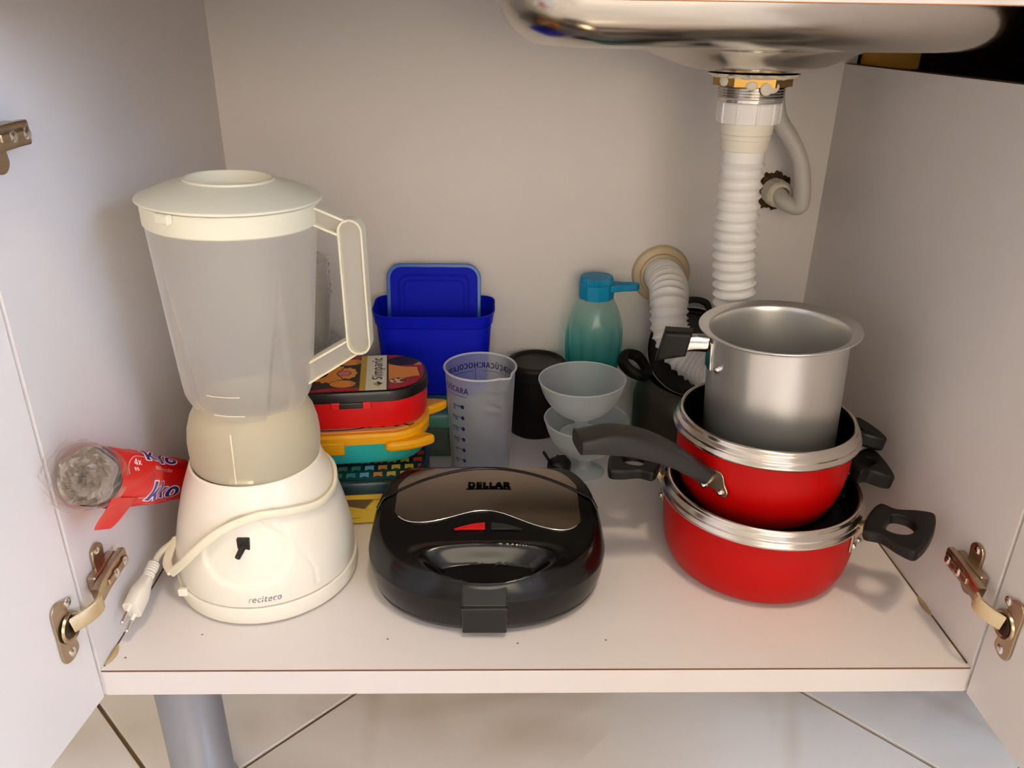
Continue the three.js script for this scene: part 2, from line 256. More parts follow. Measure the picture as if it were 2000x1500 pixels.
// a thin brown crumb or two and a stain of old glue on the shelf
for (const [x, z] of [[-0.3704, 0.4904], [-0.3122, 0.4614], [0.062, 0.47], [-0.02, 0.474], [-0.14, 0.468]]) { const g = new THREE.IcosahedronGeometry(0.0009, 0); g.scale(1.2, 0.5, 0.8); g.translate(x, 0.0004, z); part(shelf, 'speck', g, M.dirt, 'dark crumb'); }
function makeDoor(s) { // s = -1 left, +1 right; hinge edge at the front of the side panel
  const g = [rbox(0.015, 0.645, 0.39, 0.001, 0.0076 * s, 0, 0.195, 2)]; const ang = s < 0 ? -0.127 : 0.0;
  const m = merge(g); place(m, { ry: ang, at: [s * (HW + 0.0008), 0.2955, D + 0.0028] });
  return part(cabinet, 'door', m, M.laminate, 'open door panel');
}
makeDoor(-1); makeDoor(1);
function makeHinge(s, yc) { // concealed cup hinge, arm on the side panel, cup plate on the door
  const X = (d) => s * (HW - d); // distance off the side panel, into the cabinet
  const wing = smoothShape([[-0.008, -0.023], [0.002, -0.026], [0.009, -0.02], [0.008, -0.008], [0.011, 0], [0.008, 0.008], [0.009, 0.02], [0.002, 0.026], [-0.008, 0.023], [-0.009, 0]]);
  const w = slab(wing, 0.003, 0.0008); place(w, { ry: Math.PI / 2, at: [X(0.0016), yc + 0.006, 0.473] });
  const base = rbox(0.008, 0.016, 0.04, 0.002, X(0.005), yc + 0.006, 0.476);
  const arm = sweep([[X(0.012), yc + 0.006, 0.453], [X(0.0125), yc + 0.006, 0.475], [X(0.013), yc + 0.005, 0.495], [X(0.013), yc + 0.003, 0.506]], 12, () => ellipseSection(0.0035, 0.0085, 16, 0.35), V(0, 1, 0));
  const rib = rbox(0.0035, 0.006, 0.036, 0.0012, X(0.0165), yc + 0.006, 0.474);
  const h = part(cabinet, 'hinge', [w, base, arm, rib], M.nickel, s < 0 ? undefined : undefined);
  const doorX = (z) => s < 0 ? -HW - 0.0008 - Math.tan(0.127) * (z - 0.509) : HW + 0.0008, off = (z, d) => doorX(z) - s * d;
  const link = sweep([[X(0.0125), yc + 0.002, 0.5], [X(0.0155), yc - 0.002, 0.508], [off(0.519, 0.011), yc - 0.006, 0.519], [off(0.528, 0.003), yc - 0.008, 0.528]], 12, () => ellipseSection(0.0015, 0.0075, 16, 0.3), V(0, 1, 0));
  part(h, 'hinge_link', link, std(rgb(214, 196, 160), 0.25, 1));
  const cup = smoothShape([[-0.012, 0.026], [-0.004, 0.029], [0.004, 0.024], [0.005, 0.014], [0.013, 0.006], [0.013, -0.006], [0.006, -0.014], [0.006, -0.024], [-0.003, -0.029], [-0.012, -0.026], [-0.0135, 0]]);
  const c = slab(cup, 0.0022, 0.0006); if (s > 0) c.scale(1, 1, 1); const ry = s < 0 ? Math.PI / 2 - 0.127 : Math.PI / 2;
  place(c, { ry, at: [off(0.53, 0.0014), yc - 0.009, 0.5305] });
  const ring = lathe([[0.0062, -0.0004], [0.009, 0.0006], [0.0118, 0.0026, 0.001], [0.0128, 0.0022], [0.0135, 0.0004]], 0, 0, 0, 40); place(ring, { rz: s < 0 ? -Math.PI / 2 : Math.PI / 2, at: [off(0.527, 0.002), yc - 0.009, 0.5285] });
  part(h, 'cup_plate', [c, ring], M.nickel);
  const bowl = lathe([[0, 0.0003], [0.006, 0.0006], [0.0092, 0.0014]], 0, 0, 0, 30); place(bowl, { rz: s < 0 ? -Math.PI / 2 : Math.PI / 2, at: [off(0.527, 0.0024), yc - 0.009, 0.5285] });
  part(h, 'cup_hollow', bowl, std(rgb(70, 56, 40), 0.4, 0.9));
  const n = [-s, 0, 0];
  for (const [d, y, z] of [[0.0034, yc + 0.026, 0.474], [0.0182, yc + 0.006, 0.461], [0.0182, yc + 0.006, 0.478]]) { const sc = part(h, 'screw', screwHead([X(d), y, z], n), M.chrome); }
  for (const [dy, z] of [[0.0125, 0.5245], [-0.031, 0.533]]) part(h, 'screw', merge([screwHead([off(z, 0.0028), yc + dy, z], n)]), M.chrome);
}
makeHinge(-1, 0.078); makeHinge(1, 0.078); makeHinge(-1, 0.44);

// worktop with the hole for the bowl, and the next cabinet's dark inside beyond the right panel
{
  const s = new THREE.Shape([[-0.75, -0.04], [1.0, -0.04], [1.0, 0.54], [-0.75, 0.54]].map((p) => new THREE.Vector2(p[0], -p[1])));
  const hole = rrect(0.2275, 0.168, 0.07, 0, 8, 0.179, 0.23).map((p) => new THREE.Vector2(p.x, -p.z)); s.holes.push(new THREE.Path(hole));
  const g = new THREE.ExtrudeGeometry(s, { depth: 0.03, bevelEnabled: false }); g.rotateX(-Math.PI / 2); g.translate(0, 0.6205, 0);
  const w = finish(new THREE.Mesh(g, std(rgb(196, 190, 182), 0.3))); w.name = 'worktop'; w.userData = { label: 'pale stone worktop slab holding the steel sink bowl', category: 'worktop' }; scene.add(w);
  const n = thing('neighbouring_cabinet', 'dark closed neighbouring cabinet seen through the gap above the right panel', 'cabinet', [0.7, FY, 0.25]);
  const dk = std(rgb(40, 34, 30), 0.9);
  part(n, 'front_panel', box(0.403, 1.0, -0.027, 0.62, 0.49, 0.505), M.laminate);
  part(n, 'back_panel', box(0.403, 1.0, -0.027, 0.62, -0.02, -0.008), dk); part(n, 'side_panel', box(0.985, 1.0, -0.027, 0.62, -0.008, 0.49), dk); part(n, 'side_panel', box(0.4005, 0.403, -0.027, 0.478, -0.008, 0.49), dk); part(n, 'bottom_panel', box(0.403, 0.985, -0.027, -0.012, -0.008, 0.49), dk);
  const b = finish(new THREE.Mesh(rbox(0.05, 0.045, 0.05, 0.002, 0, 0, 0), std(rgb(240, 176, 70), 0.7))); b.position.set(0.4305, 0.499, 0.0205); b.name = 'wood_block'; b.userData = { label: 'orange-brown wood block in the dark gap above the right panel', category: 'block' }; scene.add(b);
  for (const [lx, lz] of [[0.46, 0.06], [0.94, 0.06], [0.94, 0.46]]) part(n, 'leg', lathe([[0, FY + 0.0005], [0.033, FY + 0.0005], [0.033, FY + 0.012, 0.003], [0.029, FY + 0.018], [0.029, -0.0275], [0, -0.0275]], lx, 0, lz, 48), std(rgb(150, 152, 160), 0.36, 0.55));
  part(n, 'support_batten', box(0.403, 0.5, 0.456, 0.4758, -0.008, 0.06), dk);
}

// ---------- sink ----------
{
  const cx = 0.179, cz = 0.23, hw = 0.224, hd = 0.165, o = thing('sink', 'shiny stainless steel sink bowl hanging under the worktop', 'sink', [cx, 0.48, cz]);
  const rings = [], n = 12, dx = 0.2135, dz = 0.2, N = 4 * (n + 1);
  const circle = (r, y) => { const q = rrect(1, 1, 1, 0, n); return q.map((p) => { const a = Math.atan2(p.z, p.x); return V(dx + r * Math.cos(a), y, dz + r * Math.sin(a)); }); };
  rings.push(rrect(hw + 0.02, hd + 0.02, 0.08, 0.6535, n, cx, cz), rrect(hw + 0.004, hd + 0.004, 0.068, 0.653, n, cx, cz), rrect(hw, hd, 0.065, 0.645, n, cx, cz), rrect(hw - 0.002, hd - 0.002, 0.065, 0.56, n, cx, cz));
  for (let k = 0; k <= 10; k++) { const a = (k / 10) * Math.PI / 2, R = 0.048; rings.push(rrect(hw - 0.003 - R * (1 - Math.cos(a)), hd - 0.003 - R * (1 - Math.cos(a)), 0.065, 0.502 + R * (1 - Math.sin(a)), n, cx, cz)); }
  const last = rings[rings.length - 1], c0 = circle(0.047, 0.48);
  for (let k = 1; k <= 12; k++) { const t = k / 12, u = t ** 0.85; rings.push(last.map((p, i) => V(p.x + (c0[i].x - p.x) * u, 0.502 - 0.0215 * sstep(0.45, 1, u) - 0.0005 * u, p.z + (c0[i].z - p.z) * u))); }
  rings.push(circle(0.04, 0.4798), circle(0.02, 0.4797));
  part(o, 'bowl', loft(rings, { bottom: false, top: false, crease: 1.2 }), M.steel);
  part(o, 'drain_flange', lathe([[0.02, 0.4795], [0.044, 0.4792], [0.0455, 0.4782], [0.03, 0.4772], [0.02, 0.477]], dx, 0, dz), M.chrome);
  const putty = revolve([0.4782, 0.4768, 0.4752, 0.474, 0.473], (y, t, i) => 0.0395 + [0.004, 0.003, 0.0005, -0.003, -0.008][i] + 0.0025 * Math.sin(t * 5 + i) * Math.sin(t * 11 + 1) + 0.002 * Math.sin(t * 17 + i * 2), 120, dx, 0, dz);
  part(o, 'putty', [putty, ...[[-0.3, 0.465], [0.12, 0.4625], [0.3, 0.464], [1.4, 0.468], [-1.2, 0.468]].map(([t, y], i) => { const g = new THREE.IcosahedronGeometry(0.0055 + (i % 3) * 0.001, 2); g.scale(1, 0.75 + 0.2 * (i % 2), 0.35); g.rotateY(t); g.translate(dx + 0.0345 * Math.sin(t), y + 0.003, dz + 0.0345 * Math.cos(t)); return g; })], std(rgb(226, 216, 196), 0.8), 'dried white putty');
  const hex = new THREE.CylinderGeometry(0.0385, 0.0385, 0.008, 6, 1); const hexg = toCreasedNormals(hex, 0.3); hexg.rotateY(0.3); hexg.translate(dx, 0.4705, dz); part(o, 'lock_nut', hexg, M.brass, 'brass lock nut');
  const th = [[0.02, 0.4665]]; for (let k = 0; k < 5; k++) th.push([0.0335, 0.466 - k * 0.0026], [0.0318, 0.4647 - k * 0.0026]); th.push([0.0312, 0.4515], [0.027, 0.4508], [0.027, 0.446], [0.02, 0.446]);
  part(o, 'threaded_tail', lathe(th, dx, 0, dz, 72, 0.3), M.chrome);
}

// ---------- drain pipe ----------
{
  const dx = 0.2135, dz = 0.2, o = thing('drain_pipe', 'white corrugated drain pipe running from the sink to the round wall outlet', 'pipe', [dx, 0.13, dz]);
  part(o, 'coupling_nut', revolve([0.4512, 0.451, 0.4495, 0.434, 0.4315, 0.431, 0.4308].map((y) => y), (y, t, i) => [0.027, 0.0298, 0.0306, 0.0304, 0.0296, 0.0282, 0.025][i] + (i > 0 && i < 6 ? 0.0011 * (Math.abs(Math.sin(t * 5)) < 0.22 ? 1 : 0) : 0), 240, dx, 0, dz, 0.5), M.whitePVC);
  part(o, 'adapter', lathe([[0.024, 0.4318], [0.0263, 0.4312], [0.0258, 0.421], [0.0248, 0.4195], [0.0248, 0.4155], [0.0243, 0.415], [0.0236, 0.4045], [0.0225, 0.404], [0.02, 0.404]], dx, 0, dz, 72, 0.4), M.creamPVC);
  const c = curve([[dx, 0.406, dz], [0.2136, 0.385, dz], [0.215, 0.35, 0.199], [0.2195, 0.29, 0.197], [0.227, 0.235, 0.195], [0.235, 0.18, 0.19], [0.239, 0.148, 0.175], [0.232, 0.13, 0.15], [0.214, 0.131, 0.125], [0.194, 0.144, 0.11], [0.1795, 0.17, 0.102], [0.178, 0.196, 0.09], [0.181, 0.211, 0.066], [0.1828, 0.2145, 0.035], [0.183, 0.213, 0.004]]);
  c.arcLengthDivisions = 600;
  part(o, 'hose', hoseGeometry(c, 900, (s, t) => { const L = c.getLength(); if (s < 0.012) return 0.0212; const ph = (s < L * 0.45 ? s / 0.0108 : s / 0.0088) % 1; const tri = 1 - Math.abs(2 * ph - 1); return (s < L * 0.5 ? 0.0205 : 0.0215) + 0.0034 * tri ** 1.6; }, 36), M.whitePVC, 'bent corrugated hose');
  part(o, 'wall_flange', place(lathe([[0.024, 0.012], [0.026, 0.0135, 0.001], [0.029, 0.012], [0.03, 0.0085], [0.0375, 0.0065, 0.002], [0.0395, 0.001], [0.036, 0.0005], [0.024, 0.0005]], 0, 0, 0, 72), { rx: Math.PI / 2, at: [0.1828, 0.213, 0] }), std(rgb(206, 184, 150), 0.45), 'yellowed round wall flange');
}
// ---------- water supply ----------
{
  const o = thing('water_supply_hose', 'plain grey-white bent water hose with a nut at the wall behind the drain pipe', 'hose', [0.322, 0.32, 0]);
  part(o, 'hose', tube([[0.318, 0.326, 0.03], [0.322, 0.319, 0.05], [0.334, 0.318, 0.062], [0.3345, 0.34, 0.062], [0.326, 0.375, 0.058], [0.312, 0.4, 0.052], [0.298, 0.42, 0.047], [0.288, 0.46, 0.045], [0.284, 0.5, 0.03], [0.284, 0.51, 0.012]], 0.0098, 120, 20), std(rgb(206, 200, 192), 0.5));
  part(o, 'wall_nut', place(lathe([[0.0105, 0.012], [0.0105, 0.034], [0.0145, 0.035, 0.001], [0.017, 0.031], [0.0175, 0.004], [0.012, 0.001]], 0, 0, 0, 12, 0.35), { rx: Math.PI / 2, at: [0.319, 0.326, 0] }), std(rgb(212, 204, 180), 0.45));
  const rag = revolve([0, 0.003, 0.006, 0.008], (y, t, i) => [0.024, 0.023, 0.019, 0.0145][i] + 0.0016 * Math.sin(t * 9) + 0.001 * Math.sin(t * 23 + i), 120); part(o, 'rust_ring', place(rag, { rx: Math.PI / 2, at: [0.319, 0.326, 0.0006] }), std(rgb(70, 48, 28), 0.95), 'rusty ragged hole edge');
  part(o, 'upper_connector', place(lathe([[0.0, 0.016], [0.012, 0.016], [0.013, 0.01], [0.013, 0.0006], [0, 0.0006]], 0, 0, 0, 24), { rx: Math.PI / 2, at: [0.284, 0.51, 0] }), M.creamPVC);
}

// ---------- blender ----------
{
  const bx = -0.273, bz = 0.364, o = thing('blender', 'old cream white blender with frosted plastic jug and its cord wrapped round the base', 'blender', [bx, 0, bz]);
  const ringG = lathe([[0, 0.0005], [0.08, 0.0005], [0.0875, 0.003, 0.003], [0.0893, 0.012], [0.0885, 0.021, 0.001], [0.086, 0.0215], [0, 0.0215]], bx, 0, bz, 96);
  const ring = part(o, 'bottom_ring', ringG, M.whitePlastic);
  part(ring, 'clip', rbox(0.009, 0.008, 0.006, 0.0015, bx - 0.066, 0.021, bz + 0.0615), M.whitePlastic);
  const prof = [[0.0865, 0.0225], [0.0868, 0.03], [0.0862, 0.045], [0.0835, 0.062], [0.0795, 0.08], [0.0755, 0.095], [0.0712, 0.11], [0.0665, 0.123], [0.0622, 0.134], [0.0612, 0.1365], [0.0595, 0.137], [0.058, 0.134]];
  const baseY = [], baseR = []; { const cc = new THREE.CatmullRomCurve3(prof.map((p) => V(p[0], p[1], 0))); for (let i = 0; i <= 90; i++) { const p = cc.getPoint(i / 90); baseR.push(p.x); baseY.push(p.y); } }
  // pear-shaped raised control panel, moulded in the shell
  const panel = (y, t) => { const yc = 0.078, w = 0.55 - 0.25 * sstep(0.0, 0.045, y - yc), e = Math.hypot((t - 0.06) / Math.max(0.12, w), (y - yc) / 0.036); return e; };
  const body = revolve(baseY, (y, t, i) => { const e = panel(y, t); let r = baseR[i]; r -= 0.0026 * (1 - sstep(0.9, 1.0, e)) * (1 - 0.5 * sstep(0.6, 0, e)); const seam = Math.abs(t - (0.42 + 0.38 * sstep(0.12, 0.04, y))); if (y < 0.116 && y > 0.03 && seam < 0.016) r -= 0.0008; return r; }, 320, bx, 0, bz, 1.1);
  const shell = part(o, 'motor_base', body, M.whitePlastic);
  const sw = part(shell, 'switch', [rbox(0.0115, 0.014, 0.004, 0.001, bx + 0.0035, 0.0855, bz + 0.0755), place(new THREE.CylinderGeometry(0.0026, 0.003, 0.013, 16), { rx: 1.9, ry: -0.2, at: [bx + 0.002, 0.082, bz + 0.082] })], std(rgb(24, 20, 16), 0.5), 'black switch stub without its knob');
  const logoMap = canvasMap(512, 128, (x) => { x.clearRect(0, 0, 512, 128); x.font = 'italic bold 92px sans-serif'; x.textBaseline = 'middle'; const g = x.createLinearGradient(20, 0, 490, 0); g.addColorStop(0, 'rgba(150,150,160,0.15)'); g.addColorStop(0.3, 'rgba(120,124,140,0.75)'); g.addColorStop(0.85, 'rgba(110,122,150,0.8)'); g.addColorStop(0.88, 'rgba(60,140,190,1)'); x.fillStyle = g; x.fillText('reciteco', 60, 70); x.globalCompositeOperation = 'destination-out'; seed = 77; for (let i = 0; i < 60; i++) { x.fillStyle = 'rgba(0,0,0,0.85)'; const px = rnd() * 420; x.fillRect(px, rnd() * 128, 6 + rnd() * 26, 3 + rnd() * 8); } });
  const ly = [0.026, 0.03, 0.034, 0.038]; const lg = new THREE.CylinderGeometry(0.0872, 0.0873, 0.012, 24, 1, true, -0.02, 0.5); lg.translate(bx, 0.0318, bz);
  part(shell, 'printed_logo', lg, new THREE.MeshStandardMaterial({ map: logoMap, transparent: true, roughness: 0.4 }), 'worn grey and blue printed brand name');
  // jug and everything on it leans a little to the right
  const T = new THREE.Matrix4().makeTranslation(bx + 0.001, 0.137, bz).multiply(new THREE.Matrix4().makeRotationZ(-0.03)).multiply(new THREE.Matrix4().makeTranslation(0, -0.137, 0));
  const jp = (name, parent, geo, mat, label) => part(parent, name, (Array.isArray(geo) ? merge(geo) : geo).applyMatrix4(T), mat, label);
  const collar = jp('jug_collar', o, [lathe([[0.0592, 0.1372], [0.0605, 0.15], [0.0608, 0.16], [0.0595, 0.172], [0.0562, 0.184], [0.0505, 0.1945], [0.0465, 0.1985], [0.043, 0.1995]], 0, 0, 0, 96, 1.2), lathe([[0.057, 0.1385], [0.0585, 0.152], [0.0575, 0.17], [0.0535, 0.184], [0.046, 0.196], [0.043, 0.1985]], 0, 0, 0, 96, 1.2)], M.frostedMilky, 'milky skirt of the jug');
  jp('locking_tab', collar, [rbox(0.022, 0.004, 0.006, 0.001, 0.002, 0.141, 0.056), rbox(0.0012, 0.05, 0.0012, 0.0004, -0.002, 0.165, 0.0602)], M.lidPlastic);
  const ys = []; for (let i = 0; i <= 80; i++) ys.push(0.178 + (0.382 - 0.178) * (i / 80));
  const jugR = (y) => y < 0.214 ? 0.041 + (0.0572 - 0.041) * sstep(0.178, 0.216, y) ** 0.9 : 0.0572 + (0.0712 - 0.0572) * ((y - 0.214) / (0.382 - 0.214)) ** 0.95;
  const flute = (y, t) => { let d = 0; for (const a of [-0.72, 0.78, 2.36, -2.36]) { const hw = 0.27 * sstep(0.352, 0.18, y) + 0.001; let q = Math.abs(((t - a + 3 * Math.PI) % (2 * Math.PI)) - Math.PI); if (q < hw) d = Math.max(d, 0.0042 * Math.min(1, (hw - q) / 0.07) * sstep(0.352, 0.3, y)); } return d; };
  const jug = jp('jug', o, revolve(ys, (y, t) => { const r = jugR(y) - flute(y, t); const sp = Math.max(0, 1 - Math.abs(t + Math.PI / 2 + 0.1) / 0.3); return r + 0.007 * sp * sstep(0.355, 0.382, y); }, 360, 0, 0, 0, 0.9), M.frosted, 'frosted translucent jug with four flutes');
  jp('jug_bottom', jug, lathe([[0, 0.186], [0.03, 0.186], [0.041, 0.19, 0.004], [0.046, 0.2]], 0, 0, 0, 72, 1.2), M.frosted);
  for (const [t, y, l] of [[-0.1, 0.225, 0.018], [-0.06, 0.205, 0.022]]) { const g = new THREE.TorusGeometry(jugR(y) + 0.0004, 0.0004, 6, 24, 0.5); g.rotateX(Math.PI / 2); g.rotateY(-Math.PI / 2 + t + 0.25); g.translate(0, y, 0); jp('level_mark', jug, g, M.lidPlastic); }
  const spout = revolve([0.366, 0.374, 0.381, 0.3825], (y, t, i) => { const sp = Math.max(0, 1 - Math.abs(t + Math.PI / 2 + 0.1) / 0.33); return [0.0711, 0.0714, 0.0718, 0.0718][i] + [0, 0.003, 0.009, 0.0095][i] * sp; }, 180); jp('rim_band', jug, [spout, lathe([[0.0695, 0.364], [0.0712, 0.3655], [0.0718, 0.381]], 0, 0, 0, 96)], M.lidPlastic, 'thicker cream rim of the jug');
  const lid = jp('lid', o, lathe([[0, 0.3895], [0.031, 0.3895], [0.0328, 0.391, 0.001], [0.0342, 0.4005, 0.0008], [0.036, 0.401, 0.001], [0.0368, 0.399], [0.055, 0.3942], [0.068, 0.3888], [0.0748, 0.386, 0.0008], [0.0752, 0.3842, 0.0006], [0.07, 0.3832], [0.068, 0.372], [0.066, 0.372]], 0, 0, 0, 120, 0.5), M.lidPlastic, 'cream lid with a hollow filler hole');
  jp('lid_tab', lid, rbox(0.014, 0.008, 0.006, 0.0015, 0, 0, 0).applyMatrix4(new THREE.Matrix4().makeRotationY(-0.45).setPosition(-0.0312, 0.3795, 0.0672)), M.lidPlastic);
  // handle: three webbed bars with raised rims, in the plane through the jug's axis
  const stad = (x0, y0, x1, y1, r, n = 12) => { const a = Math.atan2(y1 - y0, x1 - x0), out = []; for (let k = 0; k <= n; k++) { const q = a - Math.PI / 2 + (Math.PI * k) / n; out.push([x1 + r * Math.cos(q), y1 + r * Math.sin(q)]); } for (let k = 0; k <= n; k++) { const q = a + Math.PI / 2 + (Math.PI * k) / n; out.push([x0 + r * Math.cos(q), y0 + r * Math.sin(q)]); } return out; };
  const grip = (x0, y0, x1, y1, r, w, d) => [slab(stad(x0, y0, x1, y1, r), d, 0.0008, [stad(x0, y0, x1, y1, r - w).reverse()])];
  const H = new THREE.Matrix4().makeRotationY(-0.04), web = [], rim = [];
  rim.push(...grip(0.1005, 0.361, 0.1045, 0.26, 0.0108, 0.002, 0.017)); web.push(slab(stad(0.1005, 0.361, 0.1045, 0.26, 0.0095), 0.003, 0.0005));
  const bar = (pts, d) => { rim.push(slab([pts[0], pts[1], [pts[1][0], pts[1][1] - 0.0022], [pts[0][0], pts[0][1] - 0.0022]].reverse(), d, 0.0004), slab([pts[3], pts[2], [pts[2][0], pts[2][1] + 0.0022], [pts[3][0], pts[3][1] + 0.0022]], d, 0.0004)); web.push(slab(pts.slice().reverse(), 0.003, 0.0005)); };
  bar([[0.0705, 0.381], [0.098, 0.3705], [0.092, 0.356], [0.0695, 0.3645]], 0.015); bar([[0.057, 0.2385], [0.096, 0.264], [0.104, 0.2495], [0.0565, 0.2165]], 0.015);
  const hd = jp('handle', o, merge(rim).applyMatrix4(H), M.lidPlastic, 'cream loop handle with raised rims'); jp('handle_web', hd, merge(web).applyMatrix4(H), M.frosted);
  // cord wound over the front of the base, hooked at the left and ending in a plug
  const flat = (pts, n, a = 0.0038, b = 0.0021) => sweep(pts, n, () => ellipseSection(a, b, 14, 0.7), V(0, 1, 0.001));
  const cordPts = [[-0.232, 0.112, 0.305], [-0.207, 0.1105, 0.335], [-0.1995, 0.1085, 0.358], [-0.1985, 0.106, 0.38], [-0.2075, 0.107, 0.406], [-0.231, 0.1125, 0.4275], [-0.2563, 0.114, 0.4375], [-0.288, 0.1015, 0.4428], [-0.311, 0.082, 0.4415], [-0.331, 0.06, 0.4345], [-0.346, 0.0435, 0.426]];
  part(o, 'cord', [sweep(cordPts, 90, () => ellipseSection(0.0021, 0.0042, 14, 0.7), V(0, 1, 0.001)), sweep([[-0.346, 0.0435, 0.426], [-0.3555, 0.044, 0.412], [-0.3575, 0.047, 0.398], [-0.356, 0.052, 0.382]], 20, () => ellipseSection(0.0042, 0.0021, 14, 0.7), V(0, 1, 0.001)), tube([[-0.348, 0.055, 0.372], [-0.358, 0.05, 0.385], [-0.366, 0.0475, 0.4], [-0.3685, 0.0425, 0.412]], 0.0032, 24, 10)], M.cord, 'cream flat power cord');
  const A = V(-0.3685, 0.043, 0.411), B = V(-0.3715, 0.0285, 0.461), c = curve([A.toArray(), A.clone().lerp(B, 0.5).toArray(), B.toArray()]);
  const plug = part(o, 'plug', sweep(c, 40, (t) => { const k = t < 0.35 ? 0.0052 + 0.0006 * (Math.sin(t * 110) > 0 ? 1 : 0) : 0.0058 + 0.0052 * sstep(0.35, 0.7, t), h = t < 0.35 ? k : 0.0056 + 0.0016 * sstep(0.35, 0.7, t); return ellipseSection(h, k, 20, t < 0.35 ? 1 : 0.6); }, V(0, 1, 0)), M.whitePlastic, 'two-pin plug');
  const dir = B.clone().sub(A).normalize(), up = V(0, 1, 0).addScaledVector(dir, -dir.y).normalize();
  for (const s of [1, -1]) { const st = B.clone().addScaledVector(up, s * 0.0068).addScaledVector(dir, -0.001); part(plug, 'pin', [tube([st.toArray(), st.clone().addScaledVector(dir, 0.009).toArray()], 0.0019, 4, 12), ], M.whitePlastic); part(plug, 'pin', [tube([st.clone().addScaledVector(dir, 0.008).toArray(), st.clone().addScaledVector(dir, 0.0175).toArray()], 0.002, 4, 12)], M.chrome, 'metal pin tip'); }
}

// ---------- biscuit packet ----------
{
  const A = V(-0.357, 0.198, 0.508), B = V(-0.3614, 0.068, 0.298), o = thing('biscuit_packet', 'opened red biscuit packet with blue lettering wedged between the blender and the left panel', 'biscuit packet', B.toArray());
  const dir = B.clone().sub(A), L = dir.length(); dir.normalize(); const side = new THREE.Vector3().crossVectors(dir, V(0, 1, 0)).normalize(), up = new THREE.Vector3().crossVectors(side, dir).normalize();
  const map = canvasMap(1024, 1024, (x) => {
    x.fillStyle = 'rgb(226,4,12)'; x.fillRect(0, 0, 1024, 1024);
    const word = (cx, cy, s) => { x.save(); x.translate(cx, cy); x.scale(1.55, 1); x.font = `italic bold ${s}px sans-serif`; x.textAlign = 'center'; x.textBaseline = 'middle'; x.lineJoin = 'round'; x.lineWidth = s * 0.1; x.strokeStyle = '#f4eef2'; x.strokeText('kiko', 0, 0); x.fillStyle = 'rgb(28,30,140)'; x.fillText('kiko', 0, 0); x.restore(); };
    for (const y of [90, 346, 602, 858]) { word(530, y, 165); x.fillStyle = '#f4dcd8'; x.font = 'italic 34px sans-serif'; x.fillText('biscoito sabor leite e côco', 330, y + 118); }
    x.strokeStyle = '#f0c0bc'; x.lineWidth = 5;
    for (const y of [160, 416, 672, 928]) { x.beginPath(); x.moveTo(300, y - 30); x.lineTo(200, y - 30); x.quadraticCurveTo(140, y - 20, 120, y + 40); x.lineTo(110, y + 80); x.stroke(); x.fillStyle = '#f6e6e4'; x.font = 'bold 52px sans-serif'; x.fillText('4x', 170, y + 24); x.font = 'bold 30px sans-serif'; x.fillText('R$', 160, y + 60); }
  });
  const rings = (n, f) => { const out = []; for (let i = 0; i <= n; i++) { const t = i / n; out.push(f(t)); } return out; };
  const at = (t, a, r, ry = r) => A.clone().addScaledVector(dir, t * L).addScaledVector(V(1, 0, 0), -0.0105 * sstep(0.36, 0.68, t)).addScaledVector(side, r * Math.cos(a)).addScaledVector(up, ry * Math.sin(a));
  const K = 64, wr = [];
  for (let i = 0; i <= 40; i++) { const t = 0.12 + 0.88 * (i / 40); const r0 = 0.0245 - 0.0035 * sstep(0.4, 1, t); wr.push(Array.from({ length: K + 1 }, (_, k) => { const a = Math.PI * 0.5 + (2 * Math.PI * k) / K, wob = 0.0006 * Math.sin(a * 5 + t * 14) + 0.0005 * Math.sin(a * 9 - t * 23), ry = r0 * (1 - 0.75 * sstep(0.93, 1, t)); const tt = t - 0.09 * Math.cos(a - 0.2) * (1 - i / 40); return at(tt, a, (r0 + wob) * (1 - 0.48 * sstep(0.32, 0.64, t)), ry + wob); })); }
  const wg = (() => { const pos = [], uv = [], idx = []; wr.forEach((r, i) => r.forEach((p, k) => { pos.push(p.x, p.y, p.z); uv.push(0.05 + 0.95 * (i / 40), (k / K * 1.0)); })); for (let i = 0; i < 40; i++) for (let k = 0; k < K; k++) { const a = i * (K + 1) + k, b = a + 1, c = a + K + 1, d = c + 1; idx.push(a, c, d, a, d, b); } const g = new THREE.BufferGeometry(); g.setAttribute('position', new THREE.Float32BufferAttribute(pos, 3)); g.setAttribute('uv', new THREE.Float32BufferAttribute(uv, 2)); g.setIndex(idx); g.computeVertexNormals(); return g; })();
  const wrap = part(o, 'wrapper', wg, std(new THREE.Color(1, 1, 1), 0.36, 0, { map, specularIntensity: 0.6 }), 'red printed wrapper');
  // torn flap hanging from the open end
  const flap = [];
  for (let i = 0; i <= 12; i++) { const u = i / 12, row = []; for (let j = 0; j <= 6; j++) { const v = j / 6, w = 1 - 0.55 * u * u; row.push(at(0.13 - (0.5 - v) * 0.2 * w - 0.05 * u, -0.75 - 0.25 * u, 0.024).add(V(-0.006 * u, -0.017 * u, 0.012 * u)).addScaledVector(side, 0.0012 * Math.sin(u * 5 + v * 3))); } flap.push(row); }
  part(wrap, 'torn_flap', (() => { const a = flap, b = flap.map((r) => r.map((p) => p.clone().addScaledVector(V(0.9, 0.2, 0.4).normalize(), 0.0005)).reverse()); return loft(a.map((r, i) => [...r, ...b[i]]), { crease: 1 }); })(), M.redPlastic);
  const film = []; for (let i = 0; i <= 14; i++) { const t = -0.07 + 0.15 * (i / 14); film.push(Array.from({ length: 48 }, (_, k) => { const a = (2 * Math.PI * k) / 48, w = (1 - i / 14); return at(t + 0.02 * w * Math.sin(a * 4), a, 0.0249 + w * (0.002 * Math.sin(a * 6 + i) + 0.0016 * Math.sin(a * 11 - i * 2)), 0.0249 + w * (0.004 * Math.max(0, Math.sin(a)) + 0.002 * Math.sin(a * 7 + i))); })); }
